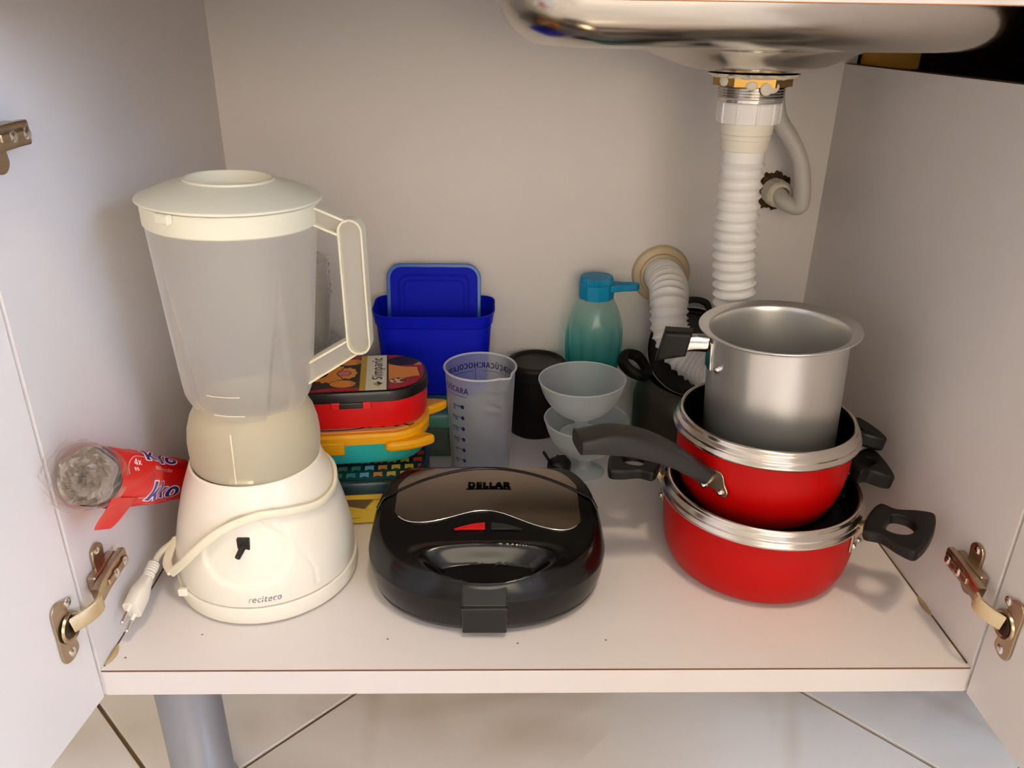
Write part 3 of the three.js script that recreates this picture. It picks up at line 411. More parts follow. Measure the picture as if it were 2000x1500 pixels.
  part(o, 'clear_liner', loft(film, { top: false, bottom: false, crease: 0.4 }), M.clearFilm, 'crumpled clear plastic liner');
  const crumple = []; for (let i = 0; i <= 8; i++) { const r = 0.0225 * (1 - i / 8.3); crumple.push(Array.from({ length: 40 }, (_, k) => { const a = (2 * Math.PI * k) / 40; return at(0.012 - 0.03 * (i / 8) + 0.012 * Math.sin(a * 3 + i * 1.9) * Math.sin(i * 0.8 + a * 2) + 0.006 * Math.sin(a * 7 - i * 2.3), a, r * (1 + 0.05 * Math.sin(a * 5 + i))); })); }
  part(o, 'crumpled_film', loft(crumple, { bottom: false, crease: 0.25 }), std(rgb(186, 172, 156), 0.3, 0, { transmission: 0.6 }), 'crumpled grey film over the biscuits');
  part(o, 'inner_wrapper', loft([0.05, 0.12, 0.3].map((t, i) => Array.from({ length: 48 }, (_, k) => at(t, (2 * Math.PI * k) / 48, 0.0235))), { top: false, bottom: false, crease: 1 }), std(rgb(190, 12, 60), 0.4));
  part(o, 'biscuit', loft([[0.02, 0.017], [0.026, 0.0192], [0.05, 0.0198], [0.075, 0.0192], [0.08, 0.017]].map(([t, r]) => Array.from({ length: 48 }, (_, k) => at(t, (2 * Math.PI * k) / 48, r))), { crease: 1 }), std(rgb(112, 98, 80), 0.8), 'round brown biscuit');
  part(o, 'biscuit', loft([[0.1, 0.0175], [0.105, 0.0198], [0.25, 0.0198], [0.255, 0.0175]].map(([t, r]) => Array.from({ length: 48 }, (_, k) => at(t, (2 * Math.PI * k) / 48, r))), { crease: 1 }), std(rgb(112, 98, 80), 0.8));
}

// ---------- stack of lunch boxes ----------
const PI = Math.PI;
function bunting(x, w, h, rows, size) { const cols = ['#f0c81e', '#e8862c', '#3f8f7c', '#d8402c', '#f2b93a', '#6fb4d0', '#4f7f6c']; let k = 0; for (let j = 0; j < rows; j++) for (let i = 0; i < w / (size * 1.5); i++) { const px = i * size * 1.5 + (j % 2) * size * 0.5 + 8, py = 12 + j * size * 1.45; x.fillStyle = cols[(k++ * 3 + j) % cols.length]; x.beginPath(); x.moveTo(px, py); x.lineTo(px + size, py - size * 0.06); x.lineTo(px + size, py + size); x.lineTo(px + size / 2, py + size * 0.72); x.lineTo(px, py + size); x.closePath(); x.fill(); } }
{ // bottom: yellow box with bunting, dark teal lid
  const cx = -0.193, cz = 0.213, rot = 0.1, o = thing('lunch_box', 'yellow lunch box printed with little flags under a dark teal lid, lowest of the stack', 'lunch box', [cx, 0, cz], 'lunch boxes stacked behind the blender');
  const map = canvasMap(1024, 128, (x) => {
    x.fillStyle = 'rgb(238,206,70)'; x.fillRect(0, 0, 1024, 128); for (let i = 0; i < 40; i++) { x.fillStyle = `rgba(236,170,40,${0.1 + rnd() * 0.25})`; x.beginPath(); x.ellipse(rnd() * 1024, rnd() * 128, 20 + rnd() * 40, 10 + rnd() * 24, 0, 0, 7); x.fill(); }
    for (let i = 0; i < 14; i++) { const px = 20 + i * 73; x.fillStyle = i % 4 === 1 ? '#12707a' : '#6a5434'; x.beginPath(); x.moveTo(px, 22); x.lineTo(px + 26, 18); x.lineTo(px + 30, 56); x.lineTo(px + 16, 46); x.lineTo(px + 6, 60); x.closePath(); x.fill(); x.strokeStyle = '#4a3a20'; x.lineWidth = 2; x.beginPath(); x.moveTo(px - 6, 24); x.lineTo(px + 66, 10); x.stroke(); x.fillStyle = '#2c2414'; x.beginPath(); x.moveTo(px + 6, 92); x.quadraticCurveTo(px + 20, 108, px + 46, 88); x.quadraticCurveTo(px + 30, 120, px + 6, 92); x.fill(); }
  });
  const g = rrBox(0.071, 0.074, 0.05, [[0.008, 0.0005], [0.003, 0.003], [0.001, 0.02], [0, 0.042]], cx, cz, rot); uvByY(g, 0, 0.042);
  part(o, 'body', g, std(new THREE.Color(1, 1, 1), 0.4, 0, { map }));
  const lid = part(o, 'lid', rrBox(0.0735, 0.0755, 0.053, [[0.003, 0.041], [0.0005, 0.0425], [0, 0.054], [0.0015, 0.0565], [0.004, 0.0575], [0.006, 0.0572], [0.007, 0.0566]], cx, cz, rot), M.tealDark);
  const fm = canvasMap(512, 512, (x) => { x.fillStyle = 'rgb(12,46,58)'; x.fillRect(0, 0, 512, 512); bunting(x, 512, 512, 9, 38); });
  const top = slab(rrect(0.067, 0.069, 0.048, 0, 10).map((p) => [p.x, -p.z]).reverse(), 0.0006, 0); top.rotateX(-PI / 2); uvPlanar(top, (x) => x / 0.134 + 0.5, (x, y, z) => 0.5 - z / 0.138); place(top, { ry: rot, at: [cx, 0.0571, cz] }); part(lid, 'printed_panel', top, std(new THREE.Color(1, 1, 1), 0.3, 0, { map: fm }), 'printed with coloured bunting flags');
}
{ // middle: turquoise box, yellow lid with two ears
  const cx = -0.201, cz = 0.203, rot = 0.12, y0 = 0.0605, o = thing('lunch_box', 'turquoise lunch box with a yellow eared lid, second from the top of the stack', 'lunch box', [cx, y0, cz], 'lunch boxes stacked behind the blender');
  part(o, 'body', rrBox(0.079, 0.056, 0.046, [[0.012, y0], [0.006, y0 + 0.002], [0.002, y0 + 0.008], [0, y0 + 0.03]], cx, cz, rot), M.teal);
  const lid = part(o, 'lid', rrBox(0.0815, 0.0585, 0.048, [[0.002, y0 + 0.0285], [0.0003, y0 + 0.0295], [0, y0 + 0.0385], [0.002, y0 + 0.0415], [0.006, y0 + 0.042]], cx, cz, rot), M.yellow);
  for (const s of [1, -1]) {
    const sh = smoothShape([[-0.03, -0.011], [-0.01, -0.013], [0.012, -0.008], [0.0245, 0], [0.012, 0.011], [-0.01, 0.018], [-0.03, 0.018]]), e = slab(sh, 0.012, 0.004); e.rotateX(-PI / 2); if (s < 0) { e.scale(1, 1, -1); e.index ? 0 : 0; }
    const fixed = s < 0 ? (() => { const q = e.toNonIndexed(), p = q.attributes.position.array, n = q.attributes.normal.array; for (let i = 0; i < p.length; i += 9) for (let k = 0; k < 3; k++) { [p[i + 3 + k], p[i + 6 + k]] = [p[i + 6 + k], p[i + 3 + k]]; [n[i + 3 + k], n[i + 6 + k]] = [n[i + 6 + k], n[i + 3 + k]]; } return q; })() : e;
    place(fixed, { ry: rot + (s > 0 ? 0.08 : 0.15), at: s > 0 ? [cx + 0.0665, y0 + 0.027, cz + 0.042] : [cx + 0.077, y0 + 0.034, cz - 0.0335] }); part(lid, 'ear', fixed, M.yellow);
  }
  part(lid, 'clasp', rbox(0.036, 0.016, 0.005, 0.0022).rotateY(rot).translate(cx - 0.0255, y0 + 0.026, cz + 0.0615), M.yellow);
  const fm = canvasMap(256, 256, (x) => { x.fillStyle = 'rgb(240,180,120)'; x.fillRect(0, 0, 256, 256); x.strokeStyle = '#5a2c24'; x.lineWidth = 6; for (let i = 0; i < 9; i++) { x.beginPath(); x.moveTo(20 + i * 26, 236); x.quadraticCurveTo(30 + i * 26, 210, 44 + i * 26, 232); x.stroke(); } x.fillStyle = '#f4d6cc'; x.beginPath(); x.ellipse(90, 230, 50, 14, 0, 0, 7); x.fill(); x.stroke(); });
  const top = slab(rrect(0.074, 0.051, 0.042, 0, 10).map((p) => [p.x, -p.z]).reverse(), 0.0008, 0); top.rotateX(-PI / 2); uvPlanar(top, (x) => x / 0.148 + 0.5, (x, y, z) => 0.5 - z / 0.102); place(top, { ry: rot, at: [cx, y0 + 0.0423, cz] }); part(lid, 'printed_panel', top, std(new THREE.Color(1, 1, 1), 0.3, 0, { map: fm }));
}
{ // top: red box, black lid with printed puppy and a cream band
  const cx = -0.204, cz = 0.2, rot = 0.12, y0 = 0.1045, o = thing('lunch_box', 'red lunch box with a black lid printed with an orange puppy, topmost of the stack', 'lunch box', [cx, y0, cz], 'lunch boxes stacked behind the blender');
  const body = part(o, 'body', rrBox(0.0835, 0.053, 0.047, [[0.008, y0], [0.003, y0 + 0.0015], [0.001, y0 + 0.01], [0, y0 + 0.0345]], cx, cz, rot), M.redPlastic);
  const lid = part(o, 'lid', rrBox(0.0845, 0.054, 0.048, [[0.0012, y0 + 0.0335], [0, y0 + 0.0345], [0, y0 + 0.042], [0.0012, y0 + 0.0455], [0.0035, y0 + 0.0468], [0.0055, y0 + 0.0462]], cx, cz, rot), M.blackPlastic);
  part(lid, 'clasp', rbox(0.028, 0.0075, 0.004, 0.0015).rotateY(rot).translate(cx + 0.0035, y0 + 0.031, cz + 0.0533), M.blackPlastic);
  for (const dx of [-0.0165, 0.0175]) part(body, 'clasp_lug', rbox(0.0095, 0.009, 0.004, 0.001).rotateY(rot).translate(cx + 0.004 + dx, y0 + 0.0305, cz + 0.0533 - dx * 0.12), M.redPlastic);
  const map = canvasMap(1024, 640, (x) => {
    x.fillStyle = 'rgb(28,18,14)'; x.fillRect(0, 0, 1024, 640); x.fillStyle = 'rgb(170,14,26)'; x.fillRect(560, 0, 464, 640); x.beginPath(); x.moveTo(200, 0); x.quadraticCurveTo(360, 90, 560, 60); x.lineTo(560, 0); x.fill(); x.beginPath(); x.moveTo(180, 640); x.quadraticCurveTo(340, 560, 560, 600); x.lineTo(560, 640); x.fill();
    const fur = (cx, cy, rx, ry, n, rot = 0) => { x.save(); x.translate(cx, cy); x.rotate(rot); x.beginPath(); for (let k = 0; k <= n * 2; k++) { const a = (k / (n * 2)) * 2 * PI, r = k % 2 ? 0.9 : 1.06; x.lineTo(rx * r * Math.cos(a), ry * r * Math.sin(a)); } x.closePath(); x.fill(); x.stroke(); x.restore(); };
    x.lineWidth = 7; x.strokeStyle = 'rgb(44,16,10)'; x.fillStyle = 'rgb(232,142,44)';
    fur(60, 470, 62, 50, 9); fur(90, 120, 70, 60, 9); fur(330, 320, 140, 180, 17); fur(470, 330, 70, 110, 9);
    x.beginPath(); x.ellipse(480, 120, 92, 62, -0.1, 0, 7); x.fill(); x.stroke(); x.beginPath(); x.ellipse(440, 520, 96, 66, 0.1, 0, 7); x.fill(); x.stroke();
    for (const [a, b] of [[520, 100], [520, 130], [490, 500], [490, 535]]) { x.beginPath(); x.moveTo(a, b); x.lineTo(a + 50, b - 4); x.stroke(); }
    x.fillStyle = 'rgb(18,10,8)'; x.beginPath(); x.ellipse(262, 330, 62, 78, 0.2, 0, 7); x.fill(); x.fillStyle = '#fff'; x.beginPath(); x.ellipse(240, 310, 16, 40, 0.5, 0, 7); x.fill(); x.beginPath(); x.arc(170, 180, 16, 0, 7); x.fill(); x.beginPath(); x.arc(160, 460, 16, 0, 7); x.fill();
    x.fillStyle = 'rgb(214,110,128)'; x.beginPath(); x.ellipse(440, 330, 50, 44, 0, 0, 7); x.fill(); x.stroke();
    x.fillStyle = 'rgb(198,160,40)'; x.fillRect(560, 0, 44, 640); x.fillStyle = 'rgb(232,226,206)'; x.fillRect(604, 0, 150, 640); x.fillStyle = 'rgb(28,18,14)'; x.fillRect(752, 0, 12, 640);
    x.save(); x.translate(684, 470); x.rotate(-PI / 2); x.fillStyle = '#1c1a18'; x.font = 'bold 100px sans-serif'; x.textBaseline = 'middle'; x.fillText('Simparic', 0, 0); x.restore();
    x.fillStyle = 'rgb(190,170,60)'; x.beginPath(); x.moveTo(690, 500); x.lineTo(724, 540); x.lineTo(690, 590); x.lineTo(652, 545); x.fill(); x.fillStyle = '#1c1a18'; x.beginPath(); x.moveTo(690, 500); x.lineTo(724, 540); x.lineTo(700, 566); x.lineTo(684, 530); x.fill();
    x.save(); x.translate(730, 400); x.rotate(-PI / 2); x.fillStyle = '#8a8674'; x.font = '30px sans-serif'; x.fillText('20 mg', 0, 0); x.restore();
    x.fillStyle = 'rgb(232,142,44)'; x.beginPath(); x.moveTo(766, 180); x.quadraticCurveTo(900, 260, 980, 250); x.lineTo(1000, 430); x.quadraticCurveTo(880, 430, 800, 540); x.lineTo(766, 520); x.fill(); x.stroke(); x.fillStyle = 'rgb(236,150,50)'; x.fillRect(960, 90, 64, 130); x.fillStyle = 'rgb(18,14,16)'; x.beginPath(); x.ellipse(880, 130, 120, 90, 0.1, 0, 7); x.fill();
    x.fillStyle = 'rgb(240,190,140)'; x.beginPath(); x.ellipse(830, 500, 60, 48, 0, 0, 7); x.fill(); x.stroke(); x.fillStyle = 'rgb(80,24,24)'; for (const [a, b, r] of [[800, 480, 13], [812, 520, 13], [836, 466, 12], [866, 500, 22]]) { x.beginPath(); x.arc(a, b, r, 0, 7); x.fill(); }
  });
  const top = slab(rrect(0.0795, 0.049, 0.043, 0, 12).map((p) => [p.x, -p.z]).reverse(), 0.0008, 0); top.rotateX(-PI / 2); uvPlanar(top, (x) => x / 0.159 + 0.5, (x, y, z) => 0.5 - z / 0.098); place(top, { ry: rot, at: [cx, y0 + 0.0467, cz] }); part(lid, 'printed_panel', top, std(new THREE.Color(1, 1, 1), 0.35, 0, { map, specularIntensity: 0.4 }), 'printed orange puppy and a cream band with lettering');
}

// ---------- glass dish with lid, carrying the blue tub ----------
{
  const cx = -0.225, cz = 0.075, o = thing('glass_dish', 'large greenish rectangular glass dish lying along the back wall behind the lunch boxes', 'dish', [cx, 0, cz]);
  const S = (secs) => rrBox(0.14, 0.0615, 0.02, secs, cx, cz, 0, { top: false });
  part(o, 'body', [S([[0.012, 0.0008], [0.006, 0.002], [0.004, 0.011], [0.003, 0.0112], [0.001, 0.042], [-0.001, 0.047]]), S([[0.015, 0.006], [0.008, 0.008], [0.005, 0.042], [0.004, 0.047]])], M.glassGreen);
  part(o, 'lid', rrBox(0.1435, 0.0635, 0.022, [[0.004, 0.0475], [0.001, 0.048], [0, 0.05], [0, 0.058], [0.002, 0.0645], [0.006, 0.066]], cx, cz, 0), std(rgb(120, 200, 178), 0.25, 0, { transmission: 0.6 }), 'translucent sea-green lid');
}
{ // blue tub and the lid leaning in it
  const cx = -0.1215, cz = 0.048, y0 = 0.0663, o = thing('storage_tub', 'deep royal blue plastic tub standing on the glass dish', 'tub', [cx, y0, cz]);
  const sec = (hw, hd, r, y, lift = 0) => rrect(hw, hd, r, y, 12, cx, cz).map((p) => { p.y += lift * sstep(0.5, 1, Math.abs(p.x - cx) / hw) * sstep(-0.9, 0.4, -(p.z - cz) / hd); return p; });
  part(o, 'body', loft([sec(0.066, 0.031, 0.018, y0), sec(0.0685, 0.0335, 0.02, y0 + 0.003), sec(0.074, 0.038, 0.024, y0 + 0.09), sec(0.0745, 0.0385, 0.024, y0 + 0.096), sec(0.0765, 0.0405, 0.026, y0 + 0.098), sec(0.0785, 0.042, 0.027, y0 + 0.11, 0.003), sec(0.0795, 0.043, 0.028, y0 + 0.1135, 0.004), sec(0.078, 0.0415, 0.027, y0 + 0.1138, 0.004), sec(0.0755, 0.039, 0.025, y0 + 0.105), sec(0.067, 0.032, 0.02, y0 + 0.006), sec(0.05, 0.02, 0.015, y0 + 0.004)], { top: true, crease: 0.5 }), M.blue);
  const l = thing('tub_lid', 'square blue lid leaning upright inside the blue tub against the wall', 'lid', [cx, y0 + 0.006, cz]);
  const mk = (hw, hh, r, t, bev, dz) => { const g = slab(rrect(hw, hh, r, 0, 10).map((p) => [p.x, p.z]), t, bev); g.translate(0, 0, dz); return g; };
  const ring = (hw, hh, r, w, t, dz) => { const g = slab(rrect(hw, hh, r, 0, 10).map((p) => [p.x, p.z]), t, 0.0008, [rrect(hw - w, hh - w, r - w, 0, 10).map((p) => [p.x, p.z]).reverse()]); g.translate(0, 0, dz); return g; };
  const tf = (g) => place(g, { rx: -0.2, at: [cx - 0.002, y0 + 0.085, 0.029] });
  const lp = part(l, 'panel', tf(merge([mk(0.06, 0.076, 0.017, 0.003, 0.001, 0), ring(0.0475, 0.064, 0.013, 0.0025, 0.003, 0.0015), ring(0.041, 0.057, 0.01, 0.002, 0.0025, 0.001)])), M.blueLid);
  part(lp, 'rim', tf(ring(0.0625, 0.0785, 0.02, 0.005, 0.008, 0)), M.blueEdge, 'lighter blue rim');
}
{ // cups and a clear bowl at the back left, seen past the jug
  const o = thing('clear_bowl', 'round clear plastic bowl with lid behind the blender jug', 'bowl', [-0.305, 0.0665, 0.075]);
  part(o, 'body', lathe([[0, 0.067], [0.045, 0.067], [0.052, 0.07, 0.004], [0.0635, 0.125], [0.065, 0.13]], -0.305, 0, 0.075, 72), M.clearCup); part(o, 'lid', lathe([[0, 0.133], [0.05, 0.133], [0.054, 0.136, 0.002], [0.065, 0.136, 0.003], [0.067, 0.128]], -0.305, 0, 0.075, 72), M.frostCup);
  for (let k = 0; k < 6; k++) { const c = thing('plastic_cup', k === 5 ? 'uppermost clear disposable cup of the stack behind the jug' : 'clear disposable cup nested in the stack behind the jug', 'cup', [-0.281, 0.1366 + k * 0.009, 0.07], 'disposable cups stacked behind the jug'); part(c, 'body', lathe([[0, 0.0], [0.021, 0.0], [0.0235, 0.004, 0.001], [0.0295, 0.066], [0.0312, 0.067, 0.0006], [0.0312, 0.0685]], -0.281, 0.1366 + k * 0.009, 0.07, 48), M.clearCup); }
}

// ---------- sandwich maker ----------
{
  const cx = -0.049, cz = 0.368, o = thing('sandwich_maker', 'glossy black closed sandwich maker with a steel trim plate at the front of the shelf', 'sandwich maker', [cx, 0, cz]);
  const A = 0.119, nf = 2.25, nb = 2.9, BF = 0.1, BB = 0.094;
  const S = (x, z) => { const f = z > 0, n = f ? nf : nb, b = f ? BF : BB; return (Math.abs(x / A) ** n + Math.abs(z / b) ** n) ** (1 / n); };
  const out = (t) => { const c = Math.cos(t), s = Math.sin(t), f = s > 0, n = f ? nf : nb, b = f ? BF : BB; return [A * Math.sign(c) * Math.abs(c) ** (2 / n), b * Math.sign(s) * Math.abs(s) ** (2 / n)]; };
  const lidY = (x, z) => {
    const s = S(x, z); let y = 0.087 - 0.005 * (x / A) ** 2 - 0.029 * sstep(-0.08, 0.125, z) - 0.012 * sstep(-0.062, -0.09, z);
    const e = Math.hypot(x / 0.06, (z - 0.071 + 2.2 * x * x) / 0.0215); y += 0.0022 * Math.exp(-(((e - 1.12) / 0.12) ** 2)) - 0.0135 * sstep(1.04, 0.66, e);
    const t = Math.max(0, (s - 0.9) / 0.1); return y + (0.042 - y) * (t < 1e-6 ? 0 : 0.4 * t + 0.6 * t ** 3);
  };
  const nS = 70, nT = 200, pos = [], idx = [];
  for (let i = 0; i <= nS; i++) for (let j = 0; j < nT; j++) { const s = (i / nS) ** 0.8, [ox, oz] = out((2 * PI * j) / nT); pos.push(cx + s * ox, lidY(s * ox, s * oz), cz + s * oz); }
  for (let i = 0; i < nS; i++) for (let j = 0; j < nT; j++) { const a = i * nT + j, b = i * nT + ((j + 1) % nT), c = a + nT, d = b + nT; idx.push(a, d, c, a, b, d); }
  const lg = new THREE.BufferGeometry(); lg.setAttribute('position', new THREE.Float32BufferAttribute(pos, 3)); lg.setIndex(idx);
  const ringAt = (s, y) => Array.from({ length: 160 }, (_, j) => { const [ox, oz] = out((2 * PI * j) / 160); return V(cx + s * ox, y, cz + s * oz); });
  const lid = part(o, 'lid', [toCreasedNormals(lg, 0.42), loft([ringAt(0.965, 0.0135), ringAt(0.985, 0.022), ringAt(0.997, 0.032), ringAt(1, 0.042)], { top: false, bottom: false })], M.blackGloss);
  part(o, 'base', loft([ringAt(0.88, 0.004), ringAt(0.92, 0.0045), ringAt(0.95, 0.008), ringAt(0.963, 0.0118), ringAt(0.955, 0.0128)], { crease: 0.5 }), M.blackGrey);
  for (const [fx, fz] of [[-0.07, 0.05], [0.07, 0.05], [-0.07, -0.06], [0.07, -0.06]]) part(o, 'foot', lathe([[0, 0.0003], [0.008, 0.0003], [0.009, 0.0045], [0, 0.0045]], cx + fx, 0, cz + fz, 20), M.blackPlastic);
  // steel trim plate follows the lid
  const zf = (x) => 0.0245 - 0.021 * Math.exp(-((x / 0.042) ** 2)) + 0.07 * x - 0.016 * (Math.abs(x) / 0.0925) ** 10, zb = (x) => -0.066 + 0.03 * (Math.abs(x) / 0.0925) ** 7;
  const rows = []; for (let i = 0; i <= 90; i++) { const x = -0.0925 + 0.185 * (i / 90), top = [], bot = []; for (let j = 0; j <= 24; j++) { const z = zb(x) + (zf(x) - zb(x)) * (j / 24); top.push(V(cx + x, lidY(x, z) + 0.0009, cz + z)); bot.push(V(cx + x, lidY(x, z) - 0.001, cz + z)); } rows.push([...top, ...bot.reverse()]); }
  const plate = part(lid, 'trim_plate', loft(rows, { crease: 0.5 }), std(rgb(150, 138, 124), 0.16, 1), 'brushed steel plate with a wavy front edge');
  part(plate, 'bright_edge', tube(Array.from({ length: 31 }, (_, i) => { const x = -0.088 + 0.176 * (i / 30); return [cx + x, lidY(x, zf(x)) + 0.0009, cz + zf(x)]; }), 0.0007, 90, 8), M.chrome);
  part(lid, 'ridge', sweep(Array.from({ length: 41 }, (_, i) => { const x = -0.112 + 0.224 * (i / 40), z = -0.062 + 0.052 * (Math.abs(x) / 0.115) ** 1.9; return [cx + x, lidY(x, z) + 0.0012, cz + z]; }), 90, () => ellipseSection(0.0016, 0.0012, 12), V(0, 1, 0)), M.blackGloss);
  const tg = new TextGeometry('DELLAR', { font, size: 0.0088, depth: 0.0006, curveSegments: 4, bevelEnabled: true, bevelSize: 0.00045, bevelThickness: 0.0001, bevelSegments: 1 }); tg.computeBoundingBox(); tg.translate(-(tg.boundingBox.max.x) / 2, 0, 0); tg.scale(1.0, 1.05, 1); tg.rotateX(-PI / 2 + 0.02); tg.translate(cx + 0.0015, lidY(0, -0.03) + 0.0012, cz - 0.029);
  part(plate, 'lettering', [tg, box(cx - 0.022, cx + 0.0245, lidY(0, -0.027) + 0.001, lidY(0, -0.027) + 0.0014, cz - 0.0276, cz - 0.0268)], std(rgb(6, 6, 6), 0.9, 0, { specularIntensity: 0.1 }), 'black brand lettering');
  const lens = (m) => { const s = new THREE.Shape(); s.moveTo(0.003, -0.0005); s.lineTo(0.003, 0.0085); s.quadraticCurveTo(0.016, 0.008, 0.033, -0.0005); s.closePath(); const g = slab(s, 0.002, 0.0004); if (m) { g.rotateZ(0); g.scale(-1, 1, 1); const q = g.toNonIndexed(), p = q.attributes.position.array, n = q.attributes.normal.array; for (let i = 0; i < p.length; i += 9) for (let k = 0; k < 3; k++) { [p[i + 3 + k], p[i + 6 + k]] = [p[i + 6 + k], p[i + 3 + k]]; [n[i + 3 + k], n[i + 6 + k]] = [n[i + 6 + k], n[i + 3 + k]]; } return q; } return g; };
  for (const m of [true, false]) { const g = lens(m); g.rotateX(-PI / 2 + 0.13); g.translate(cx + 0.001, lidY(0.0, 0.024) + 0.0008, cz + 0.029); part(lid, 'indicator_light', g, m ? std(rgb(196, 8, 12), 0.25) : std(rgb(34, 36, 34), 0.2), m ? 'red indicator lens' : 'dark indicator lens'); }
  part(o, 'latch', [place(rbox(0.041, 0.021, 0.012, 0.0015), { rx: -0.7, at: [cx - 0.0015, 0.0465, cz + 0.0945] }), place(rbox(0.041, 0.034, 0.011, 0.0015), { rx: 0.16, at: [cx - 0.0015, 0.0245, cz + 0.0975] }), rbox(0.0425, 0.0025, 0.004, 0.0008, cx - 0.0015, 0.039, cz + 0.1045)], M.blackGrey);
  const pc = curve([[0.048, 0.014, 0.2], [0.0425, 0.016, 0.186], [0.037, 0.017, 0.174]]);
  const plug = part(o, 'plug', sweep(pc, 20, (t) => ellipseSection(0.0055 + 0.009 * sstep(0.1, 0.7, t), 0.0055 + 0.006 * sstep(0.1, 0.7, t), 18, 0.7)), M.blackPlastic, 'black two-pin plug');
  for (const s of [-1, 1]) part(plug, 'pin', tube([[0.0375 + s * 0.0085 - 0.002, 0.018, 0.1735 + s * 0.0045], [0.0315 + s * 0.0085 - 0.002, 0.0225, 0.161 + s * 0.0045]], 0.002, 4, 10), M.blackPlastic);
  part(o, 'cord', tube([[0.048, 0.014, 0.2], [0.055, 0.011, 0.222], [0.058, 0.006, 0.25], [0.045, 0.006, 0.275], [0.02, 0.02, 0.296]], 0.0034, 40, 10), M.blackPlastic);
}

// ---------- measuring cup ----------
{
  const cx = -0.0595, cz = 0.161, h = 0.1435, o = thing('measuring_cup', 'tall frosted measuring cup with blue printed scales in front of the blue tub', 'measuring cup', [cx, 0, cz]);
  const map = canvasMap(2048, 1024, (x, w, H) => {
    x.fillStyle = 'rgb(242,245,249)'; x.fillRect(0, 0, w, H); const ink = 'rgb(24,30,130)'; x.fillStyle = ink; x.strokeStyle = ink;
    const cols = [['FARINHA', ['250g', '200g', '175g', '150g', '125g', '100g', '75g']], ['XÍCARA', ['2', '1¾', '1½', '1¼', '1', '¾', '½']], ['LÍQUIDO', ['500ml', '450', '400', '350', '300', '250', '200']], ['AÇÚCAR', ['400g', '350', '300', '250', '200', '150', '100']], ['CHOCOLATE', ['200g', '175', '150', '125', '100', '75', '50']]];
    const us = [0.245, 0.385, 0.80, 0.93, 0.09];
    cols.forEach(([n, marks], i) => { const X = us[i] * w; x.font = 'bold 72px sans-serif'; x.textAlign = 'center'; x.fillText(n, X, 140); x.fillRect(X - 110, 168, 230, 4); x.fillRect(X - 130, 110, 4, 900); marks.forEach((m, k) => { const Y = 270 + k * 106; x.font = 'bold 60px sans-serif'; x.fillText(m, X - 40, Y + 36); x.fillRect(X - 60, Y - 5, 110, 6); x.beginPath(); x.arc(X + 62, Y, 19, 0, 7); x.fill(); }); });
  });
  const rr = (y) => 0.0362 + 0.0062 * (y / h); const ys = []; for (let i = 0; i <= 40; i++) ys.push(0.001 + (h - 0.001) * (i / 40));
  const sp = (y, t) => 0.007 * Math.max(0, 1 - Math.abs(t - 0.78) / (0.05 + 0.2 * sstep(0.112, h, y))) * sstep(0.114, h, y);
  const g = revolve(ys, (y, t) => rr(y) + sp(y, t), 240, cx, 0, cz, 0.8); uvByY(g, 0, h);
  part(o, 'body', g, std(new THREE.Color(1, 1, 1), 0.45, 0, { map, transmission: 0.86, specularIntensity: 0.8 }), 'frosted body with blue scales');
  part(o, 'bottom', lathe([[0, 0.002], [0.03, 0.002], [0.0362, 0.0008]], cx, 0, cz), M.frostCup);
  const rim = []; for (let i = 0; i <= 240; i++) { const t = -PI + (2 * PI * i) / 240, r = rr(h) + 0.0009 + sp(h, t); rim.push(V(cx + r * Math.sin(t), h, cz + r * Math.cos(t))); }
  part(o, 'rim', new THREE.TubeGeometry(new THREE.CatmullRomCurve3(rim), 300, 0.0013, 8, false), std(rgb(226, 230, 234), 0.45, 0, { transmission: 0.35 }));
}
// ---------- black canister ----------
{
  const cx = 0.0145, cz = 0.047, o = thing('canister', 'black lidded canister against the back wall beside the measuring cup', 'canister', [cx, 0, cz]);
  const map = canvasMap(1024, 512, (x, w, h) => { x.fillStyle = 'rgb(13,12,13)'; x.fillRect(0, 0, w, h); x.fillStyle = '#d8d4cc'; x.save(); x.translate(665, 460); x.rotate(-PI / 2); x.font = 'bold 38px sans-serif'; x.fillText('A UNIÇÃO', 0, 0); x.font = '26px sans-serif'; x.fillText('do sabor', 0, 36); x.restore(); x.save(); x.translate(672, 160); x.rotate(-PI / 2); x.font = 'bold 40px sans-serif'; x.fillText('S&', 0, 0); x.restore(); });
  const g = lathe([[0, 0.0006], [0.034, 0.0006], [0.0375, 0.003, 0.002], [0.0385, 0.02], [0.0388, 0.088]], cx, 0, cz, 96); uvByY(g, 0, 0.09);
  part(o, 'body', g, std(new THREE.Color(1, 1, 1), 0.4, 0, { map, specularIntensity: 0.5 }));
  part(o, 'lid', lathe([[0.039, 0.086], [0.0402, 0.087], [0.0406, 0.1, 0.001], [0.0396, 0.104, 0.002], [0.034, 0.1055, 0.001], [0.031, 0.1035, 0.001], [0.0295, 0.102], [0, 0.102]], cx, 0, cz, 96, 0.4), std(rgb(17, 15, 14), 0.45, 0, { specularIntensity: 0.6 }));
}
